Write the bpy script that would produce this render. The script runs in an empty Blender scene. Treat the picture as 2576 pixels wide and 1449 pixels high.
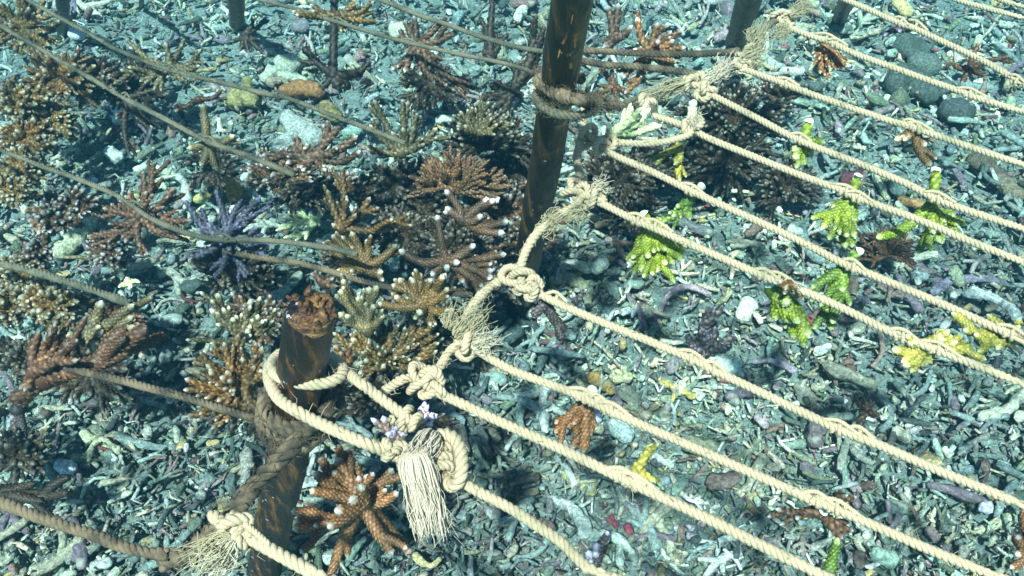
import bpy, math, random
import numpy as np
from mathutils import Vector
R_ = math.radians
rng = np.random.default_rng(7)
random.seed(7)
scene = bpy.context.scene
col = scene.collection

# ------------------------------------------------------------------ camera, world, sun, exposure
CAM_H = 0.75
PITCH = R_(48)          # below the horizontal
W0, H0, F0 = 2576.0, 1449.0, 2144.0
cam_d = bpy.data.cameras.new('camera')
cam = bpy.data.objects.new('camera', cam_d); col.objects.link(cam)
cam.location = (0, 0, CAM_H); cam.rotation_euler = (math.pi/2-PITCH, 0, 0)
cam_d.sensor_width = 36; cam_d.lens = 36*F0/W0
cam_d.clip_start = 0.02; cam_d.clip_end = 200
scene.camera = cam
SUN_EL, SUN_AZ = R_(62), R_(198)     # azimuth measured from +Y clockwise: light comes from behind-left of the camera
w = bpy.data.worlds.new("World"); scene.world = w; w.use_nodes = True
nt = w.node_tree
sky = nt.nodes.new('ShaderNodeTexSky'); sky.sky_type = 'NISHITA'; sky.sun_disc = False
sky.sun_elevation = SUN_EL; sky.sun_rotation = SUN_AZ
bg = nt.nodes['Background']; bg.inputs[1].default_value = 0.065
nt.links.new(sky.outputs[0], bg.inputs[0])
sd = bpy.data.lights.new('sun', 'SUN'); sd.energy = 5.0; sd.angle = R_(2.5); sd.color = (1.0, 0.98, 0.94)
so = bpy.data.objects.new('sun', sd); col.objects.link(so)
sv = Vector((math.sin(SUN_AZ)*math.cos(SUN_EL), math.cos(SUN_AZ)*math.cos(SUN_EL), math.sin(SUN_EL)))
so.rotation_euler = sv.to_track_quat('Z', 'Y').to_euler(); so.location = (0, 0, 5)
scene.view_settings.view_transform = 'Standard'; scene.view_settings.look = 'None'
scene.view_settings.exposure = 1.05; scene.view_settings.gamma = 1
try: scene.cycles.volume_step_rate = 4; scene.cycles.volume_bounces = 0
except Exception: pass

# ------------------------------------------------------------------ helpers
cF = np.array([0, math.cos(PITCH), -math.sin(PITCH)]); cU = np.array([0, math.sin(PITCH), math.cos(PITCH)])
cR = np.array([1., 0, 0]); cO = np.array([0, 0, CAM_H])
def ray(u, v): return cF + cR*(u-W0/2)/F0 - cU*(v-H0/2)/F0
def at(u, v, z=0.0):
    d = ray(u, v); return cO + d*((z-CAM_H)/d[2])
def proj(p):
    q = np.asarray(p)-cO; z = np.dot(q, cF); return (W0/2+F0*np.dot(q, cR)/z, H0/2-F0*np.dot(q, cU)/z)
def depth(p): return float(np.dot(np.asarray(p)-cO, cF))
def atd(u, v, dep): return cO + ray(u, v)*dep

def tag(o, label=None, cat=None, group=None, kind=None):
    if label: o['label'] = label
    if cat: o['category'] = cat
    if group: o['group'] = group
    if kind: o['kind'] = kind
    return o
def empty(name, loc):
    o = bpy.data.objects.new(name, None); o.empty_display_size = .02
    o.location = tuple(loc); col.objects.link(o); return o
def mesh_np(name, V, Q, C=None, smooth=True):
    me = bpy.data.meshes.new(name)
    n, m = len(V), len(Q)
    me.vertices.add(n); me.vertices.foreach_set('co', np.ascontiguousarray(V, dtype=np.float32).ravel())
    me.loops.add(m*4); me.loops.foreach_set('vertex_index', np.ascontiguousarray(Q, dtype=np.int32).ravel())
    me.polygons.add(m); me.polygons.foreach_set('loop_start', np.arange(0, m*4, 4, dtype=np.int32))
    if smooth: me.polygons.foreach_set('use_smooth', np.ones(m, dtype=bool))
    if C is not None:
        a = me.attributes.new('tint', 'FLOAT_COLOR', 'POINT')
        cc = np.ones((n, 4), dtype=np.float32); cc[:, :3] = C
        a.data.foreach_set('color', cc.ravel())
    me.update(calc_edges=True)
    return me
class Geo:
    def __init__(s): s.V = []; s.Q = []; s.C = []; s.n = 0
    def add(s, V, Q, C=None):
        s.V.append(V); s.Q.append(Q+s.n); s.n += len(V)
        if C is None: C = np.ones((len(V), 3))
        s.C.append(C); return s
    def build(s, name, mat, parent=None, origin=None):
        V = np.concatenate(s.V)
        base = np.array(parent.location) if parent is not None else (np.array(origin) if origin is not None else np.zeros(3))
        if parent is not None and parent.parent is not None: base = base + np.array(parent.parent.location)
        me = mesh_np(name, V-base, np.concatenate(s.Q), np.concatenate(s.C))
        me.materials.append(mat)
        o = bpy.data.objects.new(name, me); col.objects.link(o)
        if parent is not None: o.parent = parent
        else: o.location = tuple(base)
        return o
def grid_quads(nr, ns):
    i = np.arange(nr-1)[:, None]; j = np.arange(ns)[None, :]
    a = i*ns+j; b = i*ns+(j+1) % ns
    return np.stack([a, b, b+ns, a+ns], -1).reshape(-1, 4)
def frames(P):
    T = np.gradient(P, axis=0); T /= np.linalg.norm(T, axis=1, keepdims=True)+1e-12
    N = np.zeros_like(P)
    r = np.array([0, 0, 1.]) if abs(T[0, 2]) < .9 else np.array([1., 0, 0])
    n = np.cross(T[0], r); n /= np.linalg.norm(n); N[0] = n
    for k in range(1, len(P)):
        n = n - T[k]*np.dot(n, T[k]); n /= np.linalg.norm(n)+1e-12; N[k] = n
    return T, N, np.cross(T, N)
def catmull(pts, step):
    pts = [np.asarray(p, float) for p in pts]
    if len(pts) == 2: 
        n = max(3, int(np.linalg.norm(pts[1]-pts[0])/step)); t = np.linspace(0, 1, n)[:, None]
        return pts[0]*(1-t)+pts[1]*t
    P = [2*pts[0]-pts[1]]+pts+[2*pts[-1]-pts[-2]]
    out = []
    for i in range(1, len(P)-2):
        a, b, c, d = P[i-1:i+3]
        n = max(2, int(np.linalg.norm(c-b)/step)); t = np.arange(n)[:, None]/n
        out.append(.5*((2*b)+(-a+c)*t+(2*a-5*b+4*c-d)*t*t+(-a+3*b-3*c+d)*t**3))
    out.append(P[-2][None]); return np.concatenate(out)
class SNoise:                                  # cheap vectorised 3D noise
    def __init__(s, scale, n=14, seed=0):
        g = np.random.default_rng(seed); k = g.normal(size=(n, 3)); k /= np.linalg.norm(k, axis=1, keepdims=True)
        s.k = k*scale*g.uniform(.5, 1.8, size=(n, 1)); s.p = g.uniform(0, 6.28, n); s.n = n
    def __call__(s, P): return np.sin(P@s.k.T+s.p).sum(-1)/math.sqrt(s.n)
def tube(P, r, ns=8, fr=None):
    T, N, B = fr or frames(P); r = np.broadcast_to(r, (len(P),))
    a = np.linspace(0, 2*math.pi, ns, endpoint=False)
    V = P[:, None]+(N[:, None]*np.cos(a)[None, :, None]+B[:, None]*np.sin(a)[None, :, None])*r[:, None, None]
    return V.reshape(-1, 3), grid_quads(len(P), ns)

# ------------------------------------------------------------------ materials
def new_mat(name):
    m = bpy.data.materials.new(name); m.use_nodes = True
    nt = m.node_tree; b = nt.nodes['Principled BSDF']; return m, nt, b
def N(nt, t, **kw):
    n = nt.nodes.new(t)
    for k, v in kw.items(): setattr(n, k, v)
    return n
def noise(nt, scale, detail=4, rough=.6, vec=None):
    n = N(nt, 'ShaderNodeTexNoise'); n.inputs['Scale'].default_value = scale
    n.inputs['Detail'].default_value = detail; n.inputs['Roughness'].default_value = rough
    if vec is not None: nt.links.new(vec, n.inputs['Vector'])
    return n
def ramp(nt, fac, stops):
    r = N(nt, 'ShaderNodeValToRGB'); e = r.color_ramp.elements
    while len(e) < len(stops): e.new(.5)
    for q, (p, c) in zip(e, stops):
        q.position = p; q.color = (*c, 1) if len(c) == 3 else c
    nt.links.new(fac, r.inputs[0]); return r
def mix(nt, a, b, fac, mode='MIX'):
    m = N(nt, 'ShaderNodeMix', data_type='RGBA', blend_type=mode)
    for s, v in ((0, fac), (6, a), (7, b)):
        if hasattr(v, 'node'): nt.links.new(v, m.inputs[s])
        elif isinstance(v, (int, float)): m.inputs[s].default_value = v
        else: m.inputs[s].default_value = (*v, 1)
    return m.outputs[2]
def bump(nt, b, h, strength, dist):
    n = N(nt, 'ShaderNodeBump'); n.inputs['Strength'].default_value = strength; n.inputs['Distance'].default_value = dist
    nt.links.new(h, n.inputs['Height']); nt.links.new(n.outputs[0], b.inputs['Normal'])
def geo_pos(nt): return N(nt, 'ShaderNodeNewGeometry').outputs['Position']

def mat_rubble(name, use_tint=True, colour=None, patches=True):
    m, nt, b = new_mat(name)
    if use_tint: base = N(nt, 'ShaderNodeAttribute', attribute_name='tint').outputs['Color']
    else:
        oi = N(nt, 'ShaderNodeObjectInfo')
        r = ramp(nt, oi.outputs['Random'], [(i/(len(colour)-1), c) for i, c in enumerate(colour)]); base = r.outputs[0]
    pos = geo_pos(nt)
    f = noise(nt, 260, 5, .75, pos)
    sp = ramp(nt, f.outputs[0], [(.30, (.30, .32, .33)), (.46, (.80, .80, .80)), (.60, (1.4, 1.4, 1.35)), (.72, (2.6, 2.6, 2.5))])
    c = mix(nt, base, sp.outputs[0], 1.0, 'MULTIPLY')
    if patches:
        g = noise(nt, 34, 3, .6, pos)
        pm = ramp(nt, g.outputs[0], [(.63, (0, 0, 0)), (.72, (.8, .8, .8))])
        c2 = mix(nt, c, (.17, .12, .15), pm.outputs[0])       # mauve coralline crust
        nt.nodes[-1]
        g2 = noise(nt, 27, 4, .6, pos)
        p2 = ramp(nt, g2.outputs[0], [(.62, (0, 0, 0)), (.70, (.8, .8, .8))])
        c3 = mix(nt, c2, (.52, .50, .38), p2.outputs[0])       # bare bleached patches
        g3 = noise(nt, 19, 3, .6, pos)
        p3 = ramp(nt, g3.outputs[0], [(.32, (.7, .7, .7)), (.39, (0, 0, 0))])
        c = mix(nt, c3, (.060, .075, .055), p3.outputs[0])      # dark turf
    nt.links.new(c, b.inputs['Base Color']); b.inputs['Roughness'].default_value = .85
    b.inputs['Specular IOR Level'].default_value = .25
    v = N(nt, 'ShaderNodeTexVoronoi'); v.inputs['Scale'].default_value = 420; nt.links.new(pos, v.inputs['Vector'])
    ad = N(nt, 'ShaderNodeMath', operation='ADD'); nt.links.new(f.outputs[0], ad.inputs[0]); ad.inputs[1].default_value = 0.0
    bump(nt, b, ad.outputs[0], 1.0, .0045)
    return m
def mat_coral(name):
    m, nt, b = new_mat(name)
    base = N(nt, 'ShaderNodeAttribute', attribute_name='tint').outputs['Color']
    f = noise(nt, 300, 3, .6, geo_pos(nt))
    sp = ramp(nt, f.outputs[0], [(.3, (.6, .6, .6)), (.7, (1.4, 1.4, 1.35))])
    c = mix(nt, base, sp.outputs[0], 1.0, 'MULTIPLY')
    lf = noise(nt, 38, 3, .6, geo_pos(nt)); l2 = ramp(nt, lf.outputs[0], [(.34, (.50, .58, .50)), (.52, (1, 1, 1)), (.68, (1.45, 1.3, 1.1))])
    c = mix(nt, c, l2.outputs[0], 1.0, 'MULTIPLY')
    nt.links.new(c, b.inputs['Base Color']); b.inputs['Roughness'].default_value = .6
    b.inputs['Specular IOR Level'].default_value = .35
    bump(nt, b, f.outputs[0], .5, .0008); return m
def mat_rope(name, c1, c2, foul=None, foul_at=(.5, .65)):
    m, nt, b = new_mat(name); pos = geo_pos(nt)
    f = noise(nt, 900, 3, .7, pos); g = noise(nt, 22, 5, .75, pos)
    c = mix(nt, c1, c2, f.outputs[0])
    if foul:
        p = ramp(nt, g.outputs[0], [(foul_at[0], (0, 0, 0)), (foul_at[1], (1, 1, 1))])
        c = mix(nt, c, foul, p.outputs[0])
    nt.links.new(c, b.inputs['Base Color']); b.inputs['Roughness'].default_value = .9
    b.inputs['Specular IOR Level'].default_value = .15
    bump(nt, b, f.outputs[0], .7, .0008); return m
def mat_wood(name, stops, scale=(60, 60, 9), spots=(.45, .42, .46), sp_at=(.66, .68), rough=.55):
    m, nt, b = new_mat(name)
    tc = N(nt, 'ShaderNodeTexCoord'); mp = N(nt, 'ShaderNodeMapping'); mp.inputs['Scale'].default_value = scale
    nt.links.new(tc.outputs['Object'], mp.inputs[0])
    f = noise(nt, 1.0, 6, .65, mp.outputs[0]); r = ramp(nt, f.outputs[0], stops)
    g = noise(nt, 120, 3, .6, tc.outputs['Object']); p = ramp(nt, g.outputs[0], [(sp_at[0], (0, 0, 0)), (sp_at[1], (1, 1, 1))])
    c = mix(nt, r.outputs[0], spots, p.outputs[0])
    nt.links.new(c, b.inputs['Base Color']); b.inputs['Roughness'].default_value = rough
    bump(nt, b, f.outputs[0], .9, .004); return m

M_rub = mat_rubble('coral_rubble_mixed')
M_sea = mat_rubble('seabed_sand_and_rubble')
M_coral = mat_coral('coral_skin')
M_rope = mat_rope('cream_rope', (.62, .50, .33), (.30, .235, .14), (.24, .22, .13), (.53, .72))
M_rope2 = mat_rope('weathered_rope', (.24, .21, .14), (.10, .09, .06), (.07, .075, .05), (.42, .6))
M_rope3 = mat_rope('fouled_rope', (.27, .20, .12), (.12, .09, .055), (.06, .05, .035), (.42, .56))
M_fray = mat_rope('frayed_fibre', (.62, .56, .42), (.42, .36, .23))
M_fray2 = mat_rope('fouled_fibre', (.50, .44, .27), (.28, .24, .13))
M_tassel = mat_rope('white_fibre', (.66, .57, .44), (.48, .38, .26))
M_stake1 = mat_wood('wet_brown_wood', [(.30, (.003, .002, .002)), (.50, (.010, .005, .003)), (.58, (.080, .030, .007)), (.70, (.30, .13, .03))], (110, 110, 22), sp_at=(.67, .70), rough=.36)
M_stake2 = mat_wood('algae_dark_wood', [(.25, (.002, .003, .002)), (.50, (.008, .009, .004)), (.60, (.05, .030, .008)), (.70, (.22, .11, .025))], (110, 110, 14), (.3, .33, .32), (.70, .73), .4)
M_stake3 = mat_wood('brown_wood', [(.25, (.03, .022, .012)), (.6, (.11, .075, .035)), (.8, (.2, .14, .07))], (60, 60, 9))
M_break = mat_wood('broken_orange_wood', [(.34, (.014, .006, .003)), (.48, (.085, .035, .009)), (.60, (.26, .13, .035)), (.73, (.50, .34, .15))], (120, 120, 260), (.05, .02, .01), (.62, .7), .5)
M_bark = mat_wood('mauve_crust', [(.3, (.05, .035, .045)), (.7, (.15, .10, .13))], (70, 70, 20), (.3, .3, .33))
M_lit_wood = mat_wood('sunlit_wet_wood', [(.3, (.04, .02, .005)), (.44, (.20, .095, .02)), (.62, (.50, .26, .06))], (90, 90, 7), (.01, .01, .006), (.58, .64), .4)  # orange wood, brightened in its colour to read as sunlit
M_sponge = mat_rubble('sponge_skin', True, None, False)

# ------------------------------------------------------------------ seabed
tn1, tn2, tn3 = SNoise(5, seed=1), SNoise(16, seed=2), SNoise(45, seed=3)
def ter(x, y):
    P = np.stack([x, y, np.zeros_like(x)], -1)
    h = .013*tn1(P)+.007*tn2(P)+.003*tn3(P)
    fade = np.clip(1.6-(np.hypot(x, y-1)/3.0), 0, 1)
    return h*fade - .004
def sheet(xs, ys):
    X, Y = np.meshgrid(xs, ys); Z = ter(X, Y)
    V = np.stack([X, Y, Z], -1).reshape(-1, 3); nx = len(xs)
    i = np.arange(len(ys)-1)[:, None]; j = np.arange(nx-1)[None, :]; a = i*nx+j
    return V, np.stack([a, a+1, a+nx+1, a+nx], -1).reshape(-1, 4)
def graded(c, fine, n, outer):
    a = np.linspace(-fine, fine, n); b = fine+np.geomspace(.05, outer-fine, 24)
    return c+np.concatenate([-b[::-1], a, b])
V, Q = sheet(graded(0, 1.6, 220, 25), graded(1.1, 1.3, 180, 25))
g = Geo(); g.add(V, Q, np.tile([.20, .26, .23], (len(V), 1)))
tag(g.build('seabed', M_sea), kind='structure')

# rubble templates: broken twigs, forks, knobs and slabs
def rub_tube(P, r0, seed, ns, taper=.8, amp=.18, rnd=False):
    d0 = P[0]-P[1]; d0 /= np.linalg.norm(d0)+1e-12; d1 = P[-1]-P[-2]; d1 /= np.linalg.norm(d1)+1e-12
    P = np.concatenate([[P[0]+d0*r0*.35], P, [P[-1]+d1*r0*.35]])          # blunt, broken ends
    n = len(P); t = np.linspace(0, 1, n)
    r = r0*(1-(1-taper)*t); r[0] *= .02; r[-1] *= .02; r[1] *= .82; r[-2] *= .82
    if rnd: s_ = np.concatenate([[0], np.cumsum(np.linalg.norm(np.diff(P, axis=0), axis=1))]); e_ = np.minimum(s_, s_[-1]-s_); r = r0*(1-(1-taper)*t)*np.sqrt(np.clip(1-(1-np.clip(e_/(r0*1.1), 0, 1))**2, .0004, 1))
    V, Q = tube(P, r, ns)
    d = SNoise(1.2/r0, seed=seed)(V)[:, None]; d2 = SNoise(3.2/r0, seed=seed+50)(V)[:, None]
    c = np.repeat(P, ns, axis=0); u = V-c
    d3 = SNoise(7/r0, seed=seed+90)(V)[:, None]
    return c+u*np.clip(1+amp*d+.16*d2+.08*d3, .35, 1.8), Q
def template(kind, seed, hi):
    g_ = np.random.default_rng(seed); G = Geo(); ns = 8 if hi else (4 if hi is None else 5); nr = 9 if hi else (2 if hi is None else 3)
    def bent(p0, dr, L, bend, n):
        dr = dr/np.linalg.norm(dr); side = np.cross(dr, [0, 0, 1]); side /= np.linalg.norm(side)+1e-9
        t = np.linspace(0, 1, n)[:, None]
        return p0+dr*L*t+side*bend*L*(4*t*(1-t))+np.array([0, 0, 1])*g_.uniform(-.06, .1)*L*np.sin(3*t)
    if kind == 'stick':
        r = g_.uniform(.07, .13); G.add(*rub_tube(bent(np.array([-.5, 0, 0]), np.array([1., 0, 0]), 1, g_.uniform(-.15, .15), nr), r, seed, ns, g_.uniform(.75, 1.1), .26))
    elif kind == 'curve':
        r = g_.uniform(.06, .09); G.add(*rub_tube(bent(np.array([-.5, 0, 0]), np.array([1., 0, 0]), 1, g_.uniform(.22, .4), nr+(1 if hi is not None else 1)), r, seed, ns, .85, .24))
    elif kind == 'fork':
        r = g_.uniform(.065, .10)
        G.add(*rub_tube(bent(np.array([-.5, 0, 0]), np.array([1., 0, 0]), 1, .08, nr), r, seed, ns, .7))
        a = g_.uniform(.6, 1.1)*g_.choice([-1, 1])
        G.add(*rub_tube(bent(np.array([g_.uniform(-.15, .1), .02, 0]), np.array([math.cos(a), math.sin(a), .25]), g_.uniform(.4, .6), .06, 5 if hi else 2), r*.8, seed+1, ns, .7))
        if hi and g_.random() < .6:
            a = -a*g_.uniform(.7, 1.3)
            G.add(*rub_tube(bent(np.array([g_.uniform(-.3, 0), 0, 0]), np.array([math.cos(a), math.sin(a), .4]), g_.uniform(.3, .45), .06, 4), r*.75, seed+2, ns, .7))
    elif kind == 'knob':
        G.add(*rub_tube(bent(np.array([-.4, 0, 0]), np.array([1., 0, 0]), .8, .05, nr), .28, seed, ns+1, .85, .2))
        for q in range(3 if hi else 1):
            d_ = g_.normal(size=3); d_[2] = abs(d_[2]); d_ /= np.linalg.norm(d_)
            G.add(*rub_tube(bent(np.array([g_.uniform(-.2, .2), 0, 0]), d_, .45, .03, 4 if hi else 2), .12, seed+q+3, 5, .8))
    elif kind == 'slab':
        V, Q = rub_tube(bent(np.array([-.5, 0, 0]), np.array([1., 0, 0]), 1, .1, nr), .33, seed, ns+1, .8, .2); V = V*np.array([1, 1, .38]); G.add(V, Q)
    elif kind == 'pebble':
        V, Q = rub_tube(bent(np.array([-.45, 0, 0]), np.array([1., 0, 0]), .9, .05, 6 if hi else nr), .34, seed, ns, 1, .13); G.add(V*np.array([1, 1, .75]), Q)
    sc = {'knob': .55, 'slab': .6, 'pebble': .5}.get(kind, 1.0)
    return np.concatenate(G.V)*sc, np.concatenate(G.Q)
KINDS = ['stick', 'pebble', 'curve', 'fork', 'fork', 'stick', 'knob', 'slab', 'pebble', 'knob', 'fork', 'stick']
T_hi = [template(k, 100+i, True) for i, k in enumerate(KINDS)]
T_lo = [template(k, 200+i, False) for i, k in enumerate(KINDS)]
T_xs = [template(k, 300+i, None) for i, k in enumerate(['stick', 'pebble', 'knob', 'curve', 'slab', 'stick'])]
PAL = np.array([[.32, .44, .39], [.42, .48, .39], [.20, .28, .25], [.52, .57, .43], [.10, .14, .13], [.46, .44, .31],
                [.28, .26, .28], [.26, .20, .17], [.60, .68, .60], [.17, .23, .16], [.50, .42, .20], [.76, .84, .80], [.22, .08, .09]])*np.array([1.08, 1.02, 1.0])
PW = np.array([15, 14, 14, 12, 12, 10, 9, 8, 6, 10, 3.0, 2.2, .5]); PW = PW/PW.sum()
def rot_mats(yaw, pitch, roll):
    cy, sy, cp, sp, cr, sr = np.cos(yaw), np.sin(yaw), np.cos(pitch), np.sin(pitch), np.cos(roll), np.sin(roll)
    z, o = np.zeros_like(cy), np.ones_like(cy)
    Rz = np.stack([cy, -sy, z, sy, cy, z, z, z, o], -1).reshape(-1, 3, 3)
    Ry = np.stack([cp, z, sp, z, o, z, -sp, z, cp], -1).reshape(-1, 3, 3)
    Rx = np.stack([o, z, z, z, cr, -sr, z, sr, cr], -1).reshape(-1, 3, 3)
    return Rz@Ry@Rx
pat = SNoise(7, seed=44)
def scatter(G, templates, xy, lift, smin, smax, tilt):
    n = len(xy); ti = rng.integers(0, len(templates), n)
    s = (smin+(smax-smin)*rng.random(n)**2.2)*np.clip(.72+.55*xy[:, 1], .8, 1.9)
    Rm = rot_mats(rng.uniform(0, 6.283, n), rng.normal(0, tilt, n), rng.normal(0, .5, n))
    z = ter(xy[:, 0], xy[:, 1])+lift*rng.random(n)+s*.05
    pt = pat(np.stack([xy[:, 0], xy[:, 1]*1.1, 0*xy[:, 0]], -1))[:, None]          # paler silty patches and darker overgrown ones
    c = PAL[rng.choice(len(PAL), n, p=PW)]*np.clip(1+.32*pt, .4, 1.6)*np.where(pt > .3, np.array([1.05, 1, .92]), 1.0)*rng.uniform(.5, 1.35, (n, 1))*rng.uniform(.92, 1.08, (n, 3))
    for k, (TV, TQ) in enumerate(templates):
        id_ = np.nonzero(ti == k)[0]
        if not len(id_): continue
        V = np.einsum('nij,vj->nvi', Rm[id_]*s[id_, None, None], TV)
        V[:, :, :2] += xy[id_][:, None]; V[:, :, 2] += z[id_][:, None]
        Q = TQ[None]+(np.arange(len(id_))*len(TV))[:, None, None]
        C = np.repeat(c[id_], len(TV), axis=0)
        G.add(V.reshape(-1, 3), Q.reshape(-1, 4), C)
def img_pts(n, y0=-250, y1=1560, x0=-300, x1=2876):        # evenly over the ground in view, denser where it is nearer
    u = rng.uniform(x0, x1, n); v = rng.uniform(y0, y1, n); return np.array([at(a, b)[:2] for a, b in zip(u, v)])
G = Geo()
scatter(G, T_xs, img_pts(23000), .012, .006, .021, .6)
scatter(G, T_lo, img_pts(9500), .024, .010, .034, .6)
scatter(G, T_hi, img_pts(1500), .026, .022, .056, .45)
xy = np.stack([rng.uniform(-2.0, 2.0, 8000), rng.uniform(-.5, 2.9, 8000)], -1); scatter(G, T_xs, xy, .010, .012, .032, .3)
tag(G.build('coral_rubble', M_rub), 'bed of broken grey green and mauve coral twigs covering the seabed', 'rubble', kind='stuff')

# loose pieces lying on top: individuals
classes = [('greyish teal', [.28, .36, .32], 95), ('pale bleached', [.62, .68, .58], 60), ('beige', [.42, .40, .28], 60), ('mauve encrusted', [.22, .18, .20], 35)]
SHAPE = {'stick': 'straight stick', 'curve': 'curved stick', 'fork': 'forked twig', 'knob': 'knobbly lump', 'slab': 'flat chip', 'pebble': 'rounded nub'}
hi_mesh = {}
for ci, (cw, c, cnt) in enumerate(classes):
    for k, (TV, TQ) in enumerate(T_hi):
        me = mesh_np('rubble_piece', TV, TQ, np.tile(c, (len(TV), 1))); me.materials.append(M_rub); hi_mesh[ci, k] = me
    for q in range(cnt):
        u, v = rng.uniform(-10, 2586), rng.uniform(0, 1449); p = at(u, v)[:2][None]; p = p[0]; s = rng.uniform(.028, .062)
        k = int(rng.choice([0, 2, 3, 4, 5, 6, 9, 10, 11, 3, 4, 8, 7])); s = s*(.6 if KINDS[k] in ('pebble', 'slab', 'knob') else 1)
        o = bpy.data.objects.new('rubble_piece', hi_mesh[ci, k]); col.objects.link(o)
        o.location = (p[0], p[1], float(ter(p[0:1], p[1:2])[0])+.014+rng.uniform(0, .012)); o.scale = (s, s, s)
        o.rotation_euler = (rng.normal(0, .4), rng.normal(0, .25), rng.uniform(0, 6.28))
        vz = ['near the top edge', 'above the middle', 'below the middle', 'near the bottom edge'][min(3, int(v/363))]
        hz_ = ['at far left', 'left of centre', 'right of centre', 'at far right'][min(3, max(0, int(u/644)))]
        tag(o, f"{'small' if s < .045 else 'large'} {cw} {SHAPE[KINDS[k]]} of dead coral, {hz_} {vz}", 'rubble', 'loose dead coral pieces on the rubble bed')

# singled-out pieces of rubble: pixel polyline, radius in pixels
def piece(name, label, cat, paths, colour, mat=M_rub, lift=.018, amp=.14, flat=1.0, ns=14):
    G = Geo(); o0 = None
    for pi, (pts, rpx, tap) in enumerate(paths):
        P3 = []
        for (u, v) in pts:
            p = at(u, v, lift); h = float(ter(p[0:1], p[1:2])[0]); P3.append(at(u, v, lift+h))
        r = rpx*depth(P3[0])/F0
        P = catmull(P3, max(r*.28, .0015)); 
        if len(P) < 8: P = catmull([P[0], P[len(P)//2], P[-1]], np.linalg.norm(P[-1]-P[0])/10)
        V, Q = rub_tube(P, r, hash(label) % 1000+pi if False else len(label)*7+pi, ns, tap, amp+.08, True)
        if flat != 1.0:
            zc = V[:, 2].mean(); V[:, 2] = zc+(V[:, 2]-zc)*flat
        G.add(V, Q, np.tile(colour, (len(V), 1)))
        if o0 is None: o0 = P3[0]
    return tag(G.build(name, mat, None, o0), label, cat)
rp = 'rubble'
piece('sponge', 'bright yellow sponge lump beside the rope at upper left', 'sponge', [([(590, 258), (612, 240), (636, 258)], 27, .9), ([(625, 200), (622, 235)], 14, 1)], [.36, .31, .13], M_sponge, .03)
piece('sponge', 'flat orange sponge lump behind the rope at upper left', 'sponge', [([(705, 236), (765, 222), (812, 232)], 20, .9)], [.34, .17, .07], M_sponge, .03)
piece('sponge', 'small round amber sponge lump under the rope left of centre', 'sponge', [([(810, 268), (835, 282), (852, 298)], 20, .8)], [.34, .26, .11], M_sponge, .03)
piece('sponge', 'orange sponge wedge beside a yellow coral stick left of centre', 'sponge', [([(566, 446), (590, 475), (580, 500)], 17, .7)], [.46, .26, .06], M_sponge, .03)
piece('coral_rock', 'smooth pale blue coral rock sloping under the upper left rope', 'rock', [([(722, 292), (752, 322), (800, 352)], 27, 1.15), ([(690, 400), (720, 360), (750, 330)], 22, .9)], [.44, .48, .42], lift=.03, amp=.1)
piece('coral_rock', 'pale green log of dead coral near the top left of centre', 'rock', [([(665, 200), (705, 170), (770, 145)], 24, .9), ([(705, 190), (770, 205)], 16, .8)], [.48, .52, .38], lift=.03, amp=.08)
piece('dead_coral_stick', 'white broken coral stick lying left of the tallest stake at top', rp, [([(1300, 50), (1325, 5), (1345, -30)], 14, .9)], [.72, .74, .56], lift=.02)
piece('dead_coral_stick', 'yellow dead coral stick left of the blue purple coral', rp, [([(490, 505), (530, 485), (572, 460)], 11, .7)], [.55, .50, .18])
piece('dead_coral_stick', 'broad cream dead coral log at left below the reddish coral', rp, [([(140, 640), (200, 590), (245, 555)], 22, .8)], [.55, .55, .36])
piece('dead_coral_fork', 'curved buff coral branch arching right of the dark stake base', rp, [([(1385, 705), (1425, 700), (1465, 715), (1485, 740)], 14, .8), ([(1485, 725), (1478, 770)], 10, .7)], [.36, .36, .22])
piece('dead_coral_stick', 'short bright white coral stick right of the dark stake base', rp, [([(1565, 790), (1597, 776)], 7, .9)], [.8, .85, .85], lift=.025)
piece('dead_coral_stick', 'orange and yellow coral finger above the red coral fragment', rp, [([(1480, 945), (1510, 962), (1545, 985)], 15, .75)], [.58, .36, .10])
piece('dead_coral_fork', 'yellow knobbly coral stick lying between two cream ropes', rp, [([(1660, 962), (1700, 975), (1750, 1000)], 11, .8), ([(1700, 975), (1690, 1010)], 7, .7)], [.58, .46, .16])
piece('coral_rock', 'smooth pale turquoise coral lump right of the red coral fragment', 'rock', [([(1540, 1060), (1562, 1085), (1580, 1105)], 27, 1.0)], [.42, .52, .47], lift=.03, amp=.07)
piece('dead_coral_fork', 'V shaped yellowish coral fork lying below the red fragment', rp, [([(1420, 1180), (1455, 1215), (1495, 1240)], 15, 1.0), ([(1492, 1240), (1494, 1185)], 13, .8)], [.44, .42, .22])
piece('dead_coral_fork', 'long pale coral fork lying at bottom between two ropes', rp, [([(1640, 1278), (1668, 1330), (1690, 1385), (1715, 1420)], 14, .9), ([(1685, 1385), (1730, 1393)], 9, .7)], [.50, .50, .34])
piece('dead_coral_fork', 'white topped coral arch beside the speckled brown stub at bottom', rp, [([(1480, 1350), (1540, 1348), (1585, 1385), (1600, 1420)], 13, .7), ([(1560, 1365), (1560, 1425)], 11, .7)], [.48, .56, .46], lift=.03)
piece('dead_coral_stick', 'small crimson encrusted coral bit at bottom centre, left of its twin', rp, [([(1530, 1300), (1552, 1325)], 9, .8)], [.24, .07, .08], M_rub, .028)
piece('dead_coral_stick', 'crimson encrusted coral bit at bottom centre, right of a smaller one', rp, [([(1575, 1318), (1592, 1345)], 13, .8)], [.24, .06, .08], M_rub, .028)
piece('dead_coral_stick', 'purple brown encrusted coral stick in the middle of the rubble', rp, [([(1610, 765), (1640, 800), (1655, 830)], 11, .9)], [.22, .13, .14])
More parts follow.
